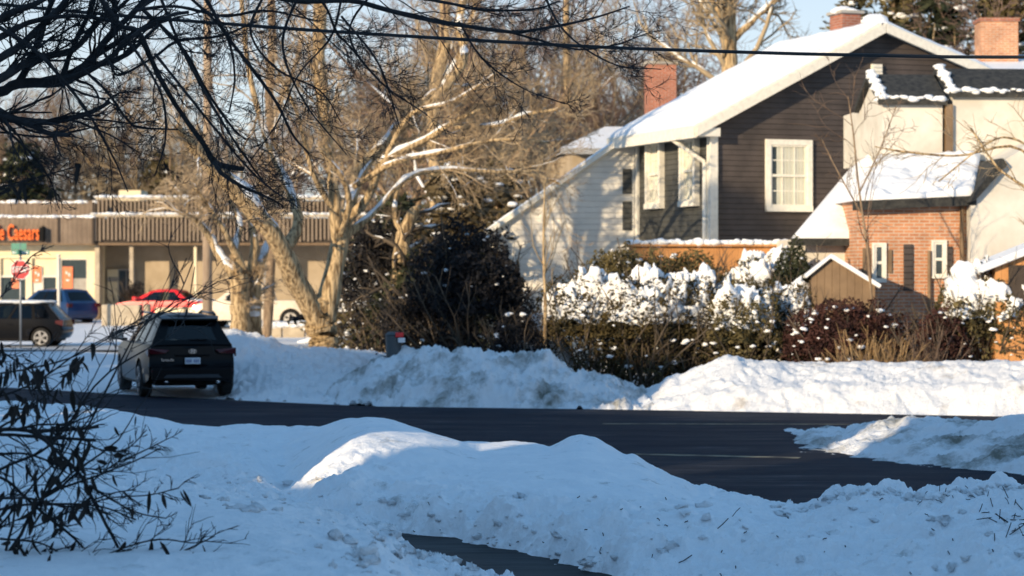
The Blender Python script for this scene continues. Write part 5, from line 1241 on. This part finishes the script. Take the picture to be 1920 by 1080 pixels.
shrub(700, 62, 2.4, 2.0, gz(525, 62), 55, 'snowy olive bush beyond the forked trunk', M['olive'], 7000, .11, 20, 60, name='evergreen_bush')
shrub(1590, 44.6, 2.3, 1.4, gz(575, 44.6), 61, 'dark burgundy bush dotted with snow, right of the cedar hedge', M['burgundy'], 12000, .08, 0, 60, name='burgundy_bush')
shrub(1855, 44.6, 1.9, 1.6, gz(512, 44.6), 62, 'olive hedge with a band of snow below the orange shed', M['olive'], 12000, .09, 4, 60, name='hedge')
shrub(1960, 44.6, 2.2, 1.6, gz(520, 44.6), 63, 'olive hedge cut by the right edge of the view', M['olive'], 10000, .09, 4, 60, name='hedge')
shrub(1770, 44.2, 1.0, 1.1, gz(585, 44.2), 64, 'reddish brown loose shrub between the dry grass and the olive hedge', M['burgundy'], 5000, .08, 0, 14, name='shrub')
shrub(250, 100, .9, .9, gz(533, 100), 65, 'dark brown rounded shrub beside the shop door, left of the red car', M['yew'], 2500, .10, 0, 0, name='round_shrub')
# white mound (snow heap) at the foot of the white wall, left
def heap(px, Y, wx, wy, py, seed, label):
    n = 60; U, W = np.meshgrid(np.linspace(-1, 1, n), np.linspace(-1, 1, n)); d = np.sqrt(U ** 2 + W ** 2); h = gz(py, Y)
    X = gx(px, Y) + U * wx / 2; Yy = Y + W * wy / 2
    Z = (h + .1) * np.clip(1 - d ** 2, 0, 1) ** .8 - .1 + (.06 * clods(X, Yy, 2.4) + .05 * fbm(X, Yy, 4, 4)) * np.clip(1.2 - d, 0, 1); idx = np.arange(n * n).reshape(n, n)
    np_mesh('snow_heap', np.stack([X, Yy, Z], -1).reshape(-1, 3), np.stack([idx[:-1, :-1], idx[:-1, 1:], idx[1:, 1:], idx[1:, :-1]], -1).reshape(-1, 4), M['snow'], label=label, cat='snow heap', group='heaps of snow in the gardens')
heap(1010, 47.2, 1.9, 2.6, 590, 1, 'rounded blue-white snow heap at the foot of the white clapboard wall')
heap(760, 46.6, 1.6, 1.4, 650, 2, 'sunlit snow heap around the grey bin')

# dry ornamental grass and thin canes by the brick house
def reeds(px, Y, h, n, spread, seed, label, mat):
    rg = np.random.RandomState(seed); r = empty('dry_grass_clump', (gx(px, Y), Y, 0), label=label, cat='plant', group='dry grass clumps before the brick house')
    P = np.stack([rg.normal(0, spread * .35, n), rg.normal(0, spread * .3, n), np.zeros(n)], 1); D = np.stack([rg.normal(0, .28, n), rg.normal(0, .2, n), np.ones(n)], 1)
    Q = run(P, D, h * (.6 + .5 * rg.rand(n)), 7, .06, -.02, rg); V, Fq = tubes_geo([(Q, taper(np.full(n, .014), 7, .5), 3)]); np_mesh('stalks', V, Fq, mat, r)
    cb = canopy(Q, np.full(n, h), np.full(n, .012), [(4, .4, 1, .35, .25, .7, 4, .1, 0, 3)], rg, .007); V, Fq = tubes_geo(cb); np_mesh('leaves', V, Fq, mat, r)
reeds(1625, 43.8, 1.35, 90, .6, 1, 'tan dry grass clump standing before the brick wall', M['reed'])
reeds(1668, 43.6, 1.1, 70, .5, 2, 'lower tan grass clump at the snow edge, second of the group', M['reed'])
reeds(1740, 43.6, 1.45, 60, .5, 3, 'taller brown grass clump left of the dark loose shrub', M['twig_brown'])
reeds(1585, 43.7, 1.0, 50, .8, 4, 'thin reddish canes in front of the burgundy bush', M['twig_brown'])
# bare branches reaching before the right house
limb_tree('bare_shrub_tree', 'bare tan branches spreading in front of the dormers at the right', [
  [(1990, 640, 42, 14), (1980, 450, 42, 12), (1965, 300, 42, 9), (1945, 200, 42, 6)],
  [(1968, 330, 42, 6), (1900, 275, 42, 5), (1800, 292, 42, 4), (1700, 285, 42, 4), (1640, 275, 42, 2)],
  [(1972, 380, 42, 6), (1890, 330, 42, 5), (1860, 300, 42, 4), (1820, 240, 42, 4)],
  [(1965, 300, 42, 5), (1900, 260, 42, 4), (1850, 270, 42, 3), (1760, 340, 42, 3)],
], [(9, .2, 1, .7, .35, .4, 7, .2, .03, 4), (7, .1, 1, .7, .45, .5, 5, .25, .0, 3)], 71, M['bark_lit'], M['twig_tan'], .006, snow=False)
limb_tree('bare_shrub_tree', 'sparse bare twiggy tree against the dark gable wall', [
  [(1640, 700, 45, 6), (1630, 500, 45, 5), (1610, 350, 45, 4), (1600, 250, 45, 3), (1590, 180, 45, 1.5)],
  [(1615, 400, 45, 3), (1570, 320, 45, 2.5), (1540, 260, 45, 2)], [(1612, 360, 45, 3), (1650, 280, 45, 2.5), (1680, 200, 45, 2)],
], [(9, .2, 1, .6, .4, .4, 7, .2, .03, 4), (7, .1, 1, .7, .5, .5, 5, .25, .0, 3)], 72, M['bark_brown'], M['twig_brown'], .006, snow=False)

# ================================================================== NEAR DARK BRANCHES AND CABLE
def px_tubes(lines, Y, n=14):
    out = []
    for l in lines:
        Ys = l[0] if isinstance(l[0], (int, float)) else Y; pts = l[1:] if isinstance(l[0], (int, float)) else l
        out.append([(p[0], p[1], Ys + (i * .08), p[2]) for i, p in enumerate(pts)])
    return out
YB = 16
over = px_tubes([
  [(-420, 330, 60), (-250, 240, 44), (-100, 190, 26), (0, 172, 20), (35, 158, 20), (105, 154, 19), (141, 143, 18), (176, 105, 15), (211, 62, 13), (253, 20, 11), (300, -30, 9)],
  [(-100, 190, 18), (0, 148, 16), (45, 120, 15), (88, 105, 14), (141, 91, 12), (183, 42, 11), (211, 26, 9), (250, -10, 7)],
  [(-120, 180, 18), (0, 109, 16), (35, 88, 15), (81, 46, 14), (116, 10, 12), (150, -30, 10)],
  [(-120, 120, 15), (0, 35, 14), (70, 5, 11), (120, -30, 8)],
  [(-100, 110, 14), (0, 70, 13), (60, 40, 10), (140, 30, 8), (220, 40, 8)],
  [(170, -30, 12), (225, 46, 10), (260, 60, 10), (292, 130, 10), (334, 204, 9), (380, 267, 10), (405, 306, 13), (457, 317, 9)],
  [(400, 300, 9), (415, 324, 8), (455, 350, 7), (493, 366, 5), (530, 385, 3)],
  [(270, 20, 8), (317, 63, 7), (352, 105, 7), (387, 169, 6), (433, 236, 5), (460, 262, 3)],
  [(380, -12, 8), (429, 70, 7), (482, 141, 7), (521, 197, 6), (549, 253, 5), (580, 288, 3)],
  [(190, 90, 5), (207, 120, 5), (225, 141, 5), (292, 105, 5), (334, 77, 6), (415, 67, 5), (480, 40, 3)],
  [(150, 125, 6), (176, 148, 6), (204, 176, 5), (239, 225, 5), (264, 239, 5), (334, 243, 3)],
  [(-60, 242, 5), (0, 248, 4), (88, 257, 4), (141, 246, 4), (186, 236, 2)],
  [(-40, 362, 3), (10, 348, 3), (80, 330, 2.5), (141, 313, 2)],
  [(440, -30, 9), (520, -4, 11), (600, 2, 10), (666, 2, 10), (737, 21, 10), (832, 42, 9), (955, 60, 7), (1001, 56, 6), (1060, 46, 5), (1120, 32, 4), (1180, 12, 3)],
  [(640, -30, 8), (779, -6, 7), (846, 7, 6), (909, 19, 5), (1001, 17, 4), (1050, 2, 3)],
  [(560, -30, 7), (607, 7, 5), (631, 60, 5), (659, 91, 4), (691, 130, 3), (740, 180, 2)],
  [(955, 60, 5), (1010, 75, 4), (1080, 92, 4), (1150, 85, 3), (1220, 60, 2)],
  [(250, 20, 7), (330, 12, 6), (420, 30, 6), (500, 20, 5), (600, 40, 3)],
  [(340, -20, 6), (420, 60, 5), (440, 140, 4), (430, 210, 3)],
  [(500, -20, 6), (470, 60, 5), (520, 130, 4), (600, 170, 3), (640, 230, 2)],
  [(640, 0, 5), (620, 70, 4), (560, 140, 3), (520, 230, 3), (470, 300, 2)],
  [(230, 60, 6), (300, 170, 5), (310, 260, 4), (290, 330, 2)],
  [(290, -30, 6), (350, 110, 6), (430, 250, 5), (500, 350, 3)], [(570, -30, 6), (530, 80, 5), (570, 190, 4), (650, 290, 2)],
  [(710, -30, 5), (655, 60, 4), (710, 150, 4), (800, 215, 2)], [(860, 40, 4), (905, 110, 4), (980, 165, 3), (1060, 195, 2)],
  [(640, 30, 5), (710, 120, 4), (750, 240, 2)], [(290, 100, 6), (390, 225, 5), (480, 330, 4), (560, 390, 2)],
  [(-60, 20, 9), (60, 90, 8), (150, 190, 6), (210, 290, 4), (240, 360, 2)], [(-60, 200, 6), (30, 260, 5), (90, 330, 3), (110, 390, 2)],
  [(1010, -30, 5), (1060, 60, 4), (1150, 120, 3), (1240, 130, 2)],
], YB)
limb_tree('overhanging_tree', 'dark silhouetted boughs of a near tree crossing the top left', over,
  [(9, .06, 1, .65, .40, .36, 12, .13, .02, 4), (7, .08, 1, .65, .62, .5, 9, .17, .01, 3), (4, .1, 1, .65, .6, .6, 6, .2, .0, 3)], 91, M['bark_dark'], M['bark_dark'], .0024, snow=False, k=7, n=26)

def cable():
    Y = 18; pts = [(-900, -90), (0, 8), (480, 49), (800, 70), (1120, 88), (1400, 98), (1600, 103), (1920, 107), (2700, 100)]
    P = resample([at(a, b, Y)[:] for a, b in pts], 60)
    V, Fq = tubes_geo([(P[None], np.full((1, 60), .0135), 8)]); np_mesh('overhead_cable', V, Fq, M['wire'], label='thick black overhead cable crossing the whole view', cat='cable')
cable()

def near_shrub():
    Y = 13.0
    L = px_tubes([
      [(-300, 900, 16), (-150, 830, 12), (0, 806, 9), (60, 808, 8), (120, 806, 8), (185, 800, 6)],
      [(-300, 940, 12), (-100, 820, 9), (0, 815, 7), (90, 820, 7), (180, 826, 6)],
      [(-200, 1150, 14), (0, 1050, 7), (60, 960, 6), (120, 880, 5), (165, 800, 4), (215, 700, 4), (260, 620, 3), (330, 560, 2.4), (362, 490, 2)],
      [(-200, 980, 9), (0, 880, 6), (100, 830, 5), (190, 710, 4), (300, 640, 3), (345, 600, 2.4), (365, 500, 2)],
      [(0, 700, 4), (60, 690, 4), (140, 668, 3), (220, 625, 3), (290, 595, 2.4), (330, 565, 2)],
      [(-50, 760, 5), (60, 720, 4), (150, 660, 3), (260, 600, 2.6), (300, 575, 2)],
      [(60, 800, 8), (100, 840, 7), (150, 890, 7), (168, 925, 7), (200, 985, 6), (230, 1045, 5), (250, 1100, 4)],
      [(-60, 870, 8), (10, 900, 6), (45, 930, 6), (90, 970, 6), (150, 1020, 5), (200, 1090, 5)],
      [(168, 910, 5), (215, 940, 4), (260, 962, 3.5), (311, 972, 2.5)],
      [(60, 990, 4), (130, 960, 3.5), (200, 935, 3), (280, 928, 2.6), (335, 915, 2.4)],
      [(-20, 935, 5), (60, 935, 4), (130, 950, 4), (210, 925, 3), (255, 918, 2)],
      [(170, 905, 3), (215, 870, 2.6), (260, 850, 3), (290, 835, 2.6), (316, 822, 2)],
      [(150, 830, 3), (200, 845, 2.6), (240, 840, 2.4), (275, 806, 2)],
      [(-20, 1075, 5), (90, 1050, 4), (200, 1052, 4), (290, 1052, 3), (350, 1030, 3), (403, 1005, 2)],
      [(100, 1090, 4), (200, 1040, 3.5), (290, 1012, 3), (360, 1018, 2.6), (380, 1014, 2)],
      [(0, 1010, 5), (80, 1020, 4), (140, 1060, 4), (190, 1110, 3)],
      [(-30, 640, 4), (20, 670, 3.5), (60, 700, 3), (85, 740, 2)],
      [(0, 560, 3), (30, 520, 2.4), (60, 480, 2), (100, 460, 1.8)],
      [(150, 670, 3), (110, 720, 2.6), (60, 760, 2.4), (20, 770, 2)],
      [(-60, 980, 7), (20, 950, 5), (110, 945, 5), (190, 950, 4), (255, 975, 3)],
      [(-80, 1060, 7), (0, 985, 5), (70, 900, 4), (120, 850, 3), (150, 790, 3)],
      [(-60, 860, 6), (40, 850, 5), (110, 870, 4), (190, 880, 3), (245, 865, 2)],
    ], Y)
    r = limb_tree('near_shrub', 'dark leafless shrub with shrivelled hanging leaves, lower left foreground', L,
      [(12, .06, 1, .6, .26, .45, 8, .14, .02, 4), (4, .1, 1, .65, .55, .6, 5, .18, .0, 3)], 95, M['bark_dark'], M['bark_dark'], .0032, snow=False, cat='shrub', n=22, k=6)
    base = r.location
    rg = np.random.RandomState(55); lv = []
    # named leaves seen clearly, then more along the stems
    spots = [(280, 920, 8, 45, 0), (305, 925, 8, 30, 5), (249, 950, 8, 24, -3), (343, 918, 6, 38, 28), (338, 920, 6, 34, 20), (284, 1013, 9, 45, 3), (300, 1015, 8, 40, 35), (362, 1035, 8, 38, 8), (380, 1022, 8, 34, 24), (255, 780, 6, 20, -6), (215, 800, 6, 20, 12),
             (135, 674, 7, 26, 18), (60, 690, 9, 36, 22), (36, 700, 8, 30, 4), (92, 672, 6, 18, 60), (135, 730, 12, 44, 2), (122, 760, 11, 36, 4), (45, 770, 10, 34, -3), (150, 762, 12, 30, -25), (100, 800, 9, 30, -10), (70, 690, 10, 24, 0), (12, 685, 10, 38, 2), (58, 960, 9, 40, 3), (52, 880, 9, 28, -12), (110, 890, 8, 40, 2), (95, 1040, 9, 34, -20), (30, 940, 8, 30, -15),
             (235, 1015, 9, 24, -8), (212, 890, 6, 24, 0), (185, 870, 6, 22, 12), (160, 850, 7, 26, -20), (2, 640, 7, 24, 4), (208, 835, 30, 12, 0), (225, 850, 26, 10, -12), (190, 862, 22, 9, -8)]
    for i in range(380):
        l = L[rg.randint(2, len(L))]; k = rg.randint(0, len(l) - 1); t = rg.rand(); px = l[k][0] * (1 - t) + l[k + 1][0] * t + rg.normal(0, 10); py = l[k][1] * (1 - t) + l[k + 1][1] * t + rg.normal(0, 8)
        if -40 < px < 175 and 640 < py < 1100: spots.append((px, py, rg.uniform(5, 12), rg.uniform(16, 42), rg.normal(0, 22)))
    V = []; Fc = []
    for (px, py, w, h, a) in spots:
        c = at(px, py, Y + rg.normal(0, .15)) - base; w = w * Y / F / 2; h = h * Y / F; ca, sa = math.cos(R(a)), math.sin(R(a)); tw = rg.normal(0, .6); o = len(V); curl = rg.normal(0, .25)
        prof = [(0, .15), (.2, .8), (.45, 1), (.7, .8), (.9, .4), (1, .05)]
        for t, ww in prof:
            z = -t * h; off = curl * h * t * t
            for s, dy in ((-1, 0), (0, .5), (1, 0)):
                x = s * w * ww * math.cos(tw) + off; yy = s * w * ww * math.sin(tw) + dy * w * ww
                V.append((c.x + x * ca - z * sa, c.y + yy, c.z + x * sa + z * ca))
        for j in range(len(prof) - 1):
            for s in range(2): k = o + j * 3 + s; Fc.append((k, k + 1, k + 4, k + 3))
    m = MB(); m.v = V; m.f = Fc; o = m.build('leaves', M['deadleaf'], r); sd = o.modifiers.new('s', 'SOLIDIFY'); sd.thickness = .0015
    return r
near_shrub()
def hanging_leaves():
    # two shrivelled leaves dangling from the near boughs, upper left
    for i, (px, py, w, h, lb) in enumerate(((146, 306, 12, 42, 'single shrivelled leaf dangling from a thin near twig, upper left'), (22, 345, 26, 44, 'cluster of dark curled leaves at the left edge, above the shop parapet'))):
        rg = np.random.RandomState(i); Y = 14; V = []; Fc = []; 
        for q in range(1 if i == 0 else 5):
            c = at(px + (0 if i == 0 else rg.normal(0, 12)), py + (0 if i == 0 else rg.normal(0, 6)), Y); ww = (w if i == 0 else 9) * Y / F / 2; hh = h * Y / F; o = len(V); a = R(-5 if i == 0 else rg.normal(0, 30)); ca, sa = math.cos(a), math.sin(a)
            for t, p in ((0, .9), (.12, 1.1), (.25, .7), (.5, .8), (.75, .6), (1, .1)):
                for s, dy in ((-1, 0), (0, .5), (1, 0)):
                    x = s * ww * p + .1 * ww * math.sin(t * 6); z = -t * hh; V.append((c.x + x * ca - z * sa, c.y + dy * ww * p, c.z + x * sa + z * ca))
            for j in range(5):
                for s in range(2): k = o + j * 3 + s; Fc.append((k, k + 1, k + 4, k + 3))
        m = MB(); m.v = V; m.f = Fc; ob = m.build('dead_leaf', M['deadleaf'], None); ob.modifiers.new('s', 'SOLIDIFY').thickness = .0015; tag(ob, lb, 'leaf')
hanging_leaves()

# crumbs and clods of ploughed snow, and dark litter, dropped onto the banks
def scatter():
    from mathutils.bvhtree import BVHTree
    bpy.context.view_layer.update(); me = near_bank.data
    bv = BVHTree.FromPolygons([v.co[:] for v in me.vertices], [p.vertices[:] for p in me.polygons])
    rg = np.random.RandomState(404)
    def hit(px, py):
        d = (at(px, py, 10) - Vector((0, 0, CZ))).normalized(); r = bv.ray_cast(Vector((0, 0, CZ)), d); return r[0]
    C = []; S = []
    def zone(n, x0, x1, y0, y1, s0, s1):
        for _ in range(n):
            p = hit(rg.uniform(x0, x1), rg.uniform(y0, y1))
            if p is not None: C.append(p[:]); S.append(s0 + (s1 - s0) * rg.rand() ** 3)
    zone(80, 560, 1120, 930, 1075, .008, .050); zone(30, 380, 600, 895, 960, .008, .05); zone(70, 1120, 1920, 930, 1080, .006, .045); zone(60, 640, 960, 1000, 1080, .01, .06)
    for a in np.linspace(1180, 1920, 90): 
        p = hit(a, pl(crest, a) + rg.uniform(4, 16))
        if p is not None and a > 1460: C.append(p[:]); S.append(rg.uniform(.010, .035))
    V, Fq = blobs(np.array(C), np.array(S), rg, .8, .8); np_mesh('snow_clods', V, Fq, M['snow'], kind='stuff', label='loose clods of broken snow on the near bank')
    L = []
    def stick(px, py, ln, ang, r=.004):
        p = hit(px, py)
        if p is None: return
        d = Vector((math.cos(ang), rg.normal(0, .3), math.sin(ang))) * ln; q = [p + d * t + Vector((0, -.01, .008 + rg.normal(0, .004))) for t in (-.5, -.15, .2, .5)]
        L.append((np.array([x[:] for x in q])[None], np.full((1, 4), r), 4))
    stick(1348, 990, .20, .7); stick(1375, 968, .18, .9, .003); stick(1285, 1050, .12, .5)
    for _ in range(26): stick(rg.normal(1895, 26), rg.normal(975, 26), rg.uniform(.04, .22), rg.uniform(0, 3.1), .0035)
    for _ in range(14): stick(rg.normal(1790, 40), rg.normal(930, 10), rg.uniform(.03, .10), rg.uniform(0, 3.1), .003)
    for _ in range(40): stick(rg.uniform(740, 1900), rg.uniform(930, 1080), rg.uniform(.01, .035), rg.uniform(0, 3.1), .004)
    V, Fq = tubes_geo(L); np_mesh('twig_litter', V, Fq, M['bark_dark'], kind='stuff', label='small dark twigs and grit lying on the near snow')
scatter()
# ================================================================== CAMERA, SKY, SUN
def setup():
    cd = bpy.data.cameras.new('camera'); cam = bpy.data.objects.new('camera', cd); COL.objects.link(cam); scene.camera = cam
    cam.location = (0, 0, CZ); cam.rotation_euler = (R(90), 0, 0); cd.sensor_width = 36; cd.lens = F * 36 / 1920
    cd.shift_y = -(540 - HZ) / 1920; cd.clip_end = 3000; cd.clip_start = .1
    cd.dof.use_dof = True; cd.dof.focus_distance = 20; cd.dof.aperture_fstop = 2.8
    w = bpy.data.worlds.new('World'); scene.world = w; w.use_nodes = True; nt = w.node_tree
    s = nt.nodes.new('ShaderNodeTexSky'); s.sky_type = 'NISHITA'; s.sun_disc = False; s.sun_elevation = ELEV; s.sun_rotation = math.atan2(-SUN.x, -SUN.y)
    s.air_density = 1.0; s.dust_density = .6; s.ozone_density = 2.5
    tc = nt.nodes.new('ShaderNodeTexCoord'); sp = nt.nodes.new('ShaderNodeSeparateXYZ'); nt.links.new(tc.outputs['Generated'], sp.inputs[0])
    rp = nt.nodes.new('ShaderNodeValToRGB'); e = rp.color_ramp.elements; e[0].position = .0; e[0].color = (.92, .96, 1, 1); e[1].position = .30; e[1].color = (.19, .41, .72, 1)
    e.new(.12).color = (.70, .80, .93, 1); nt.links.new(sp.outputs['Z'], rp.inputs['Fac'])
    sc_ = nt.nodes.new('ShaderNodeVectorMath'); sc_.operation = 'SCALE'; sc_.inputs['Scale'].default_value = 5.6; nt.links.new(rp.outputs[0], sc_.inputs[0])
    mx = nt.nodes.new('ShaderNodeMix'); mx.data_type = 'RGBA'; mx.inputs[0].default_value = .72; nt.links.new(s.outputs[0], mx.inputs[6]); nt.links.new(sc_.outputs[0], mx.inputs[7])
    nt.links.new(mx.outputs[2], nt.nodes['Background'].inputs[0]); nt.nodes['Background'].inputs[1].default_value = .13
    ld = bpy.data.lights.new('sun', 'SUN'); lo = bpy.data.objects.new('sun', ld); COL.objects.link(lo)
    d = Vector((SUN.x * math.cos(ELEV), SUN.y * math.cos(ELEV), -math.sin(ELEV))); lo.rotation_euler = d.to_track_quat('-Z', 'Y').to_euler(); lo.location = (-30, -40, 30)
    ld.energy = 4.4; ld.angle = R(.55); ld.color = (1, .78, .51)
    scene.view_settings.view_transform = 'Standard'; scene.view_settings.look = 'None'; scene.view_settings.exposure = .5; scene.view_settings.gamma = 1
    scene.cycles.max_bounces = 5; scene.cycles.transparent_max_bounces = 12; scene.cycles.diffuse_bounces = 3
setup()
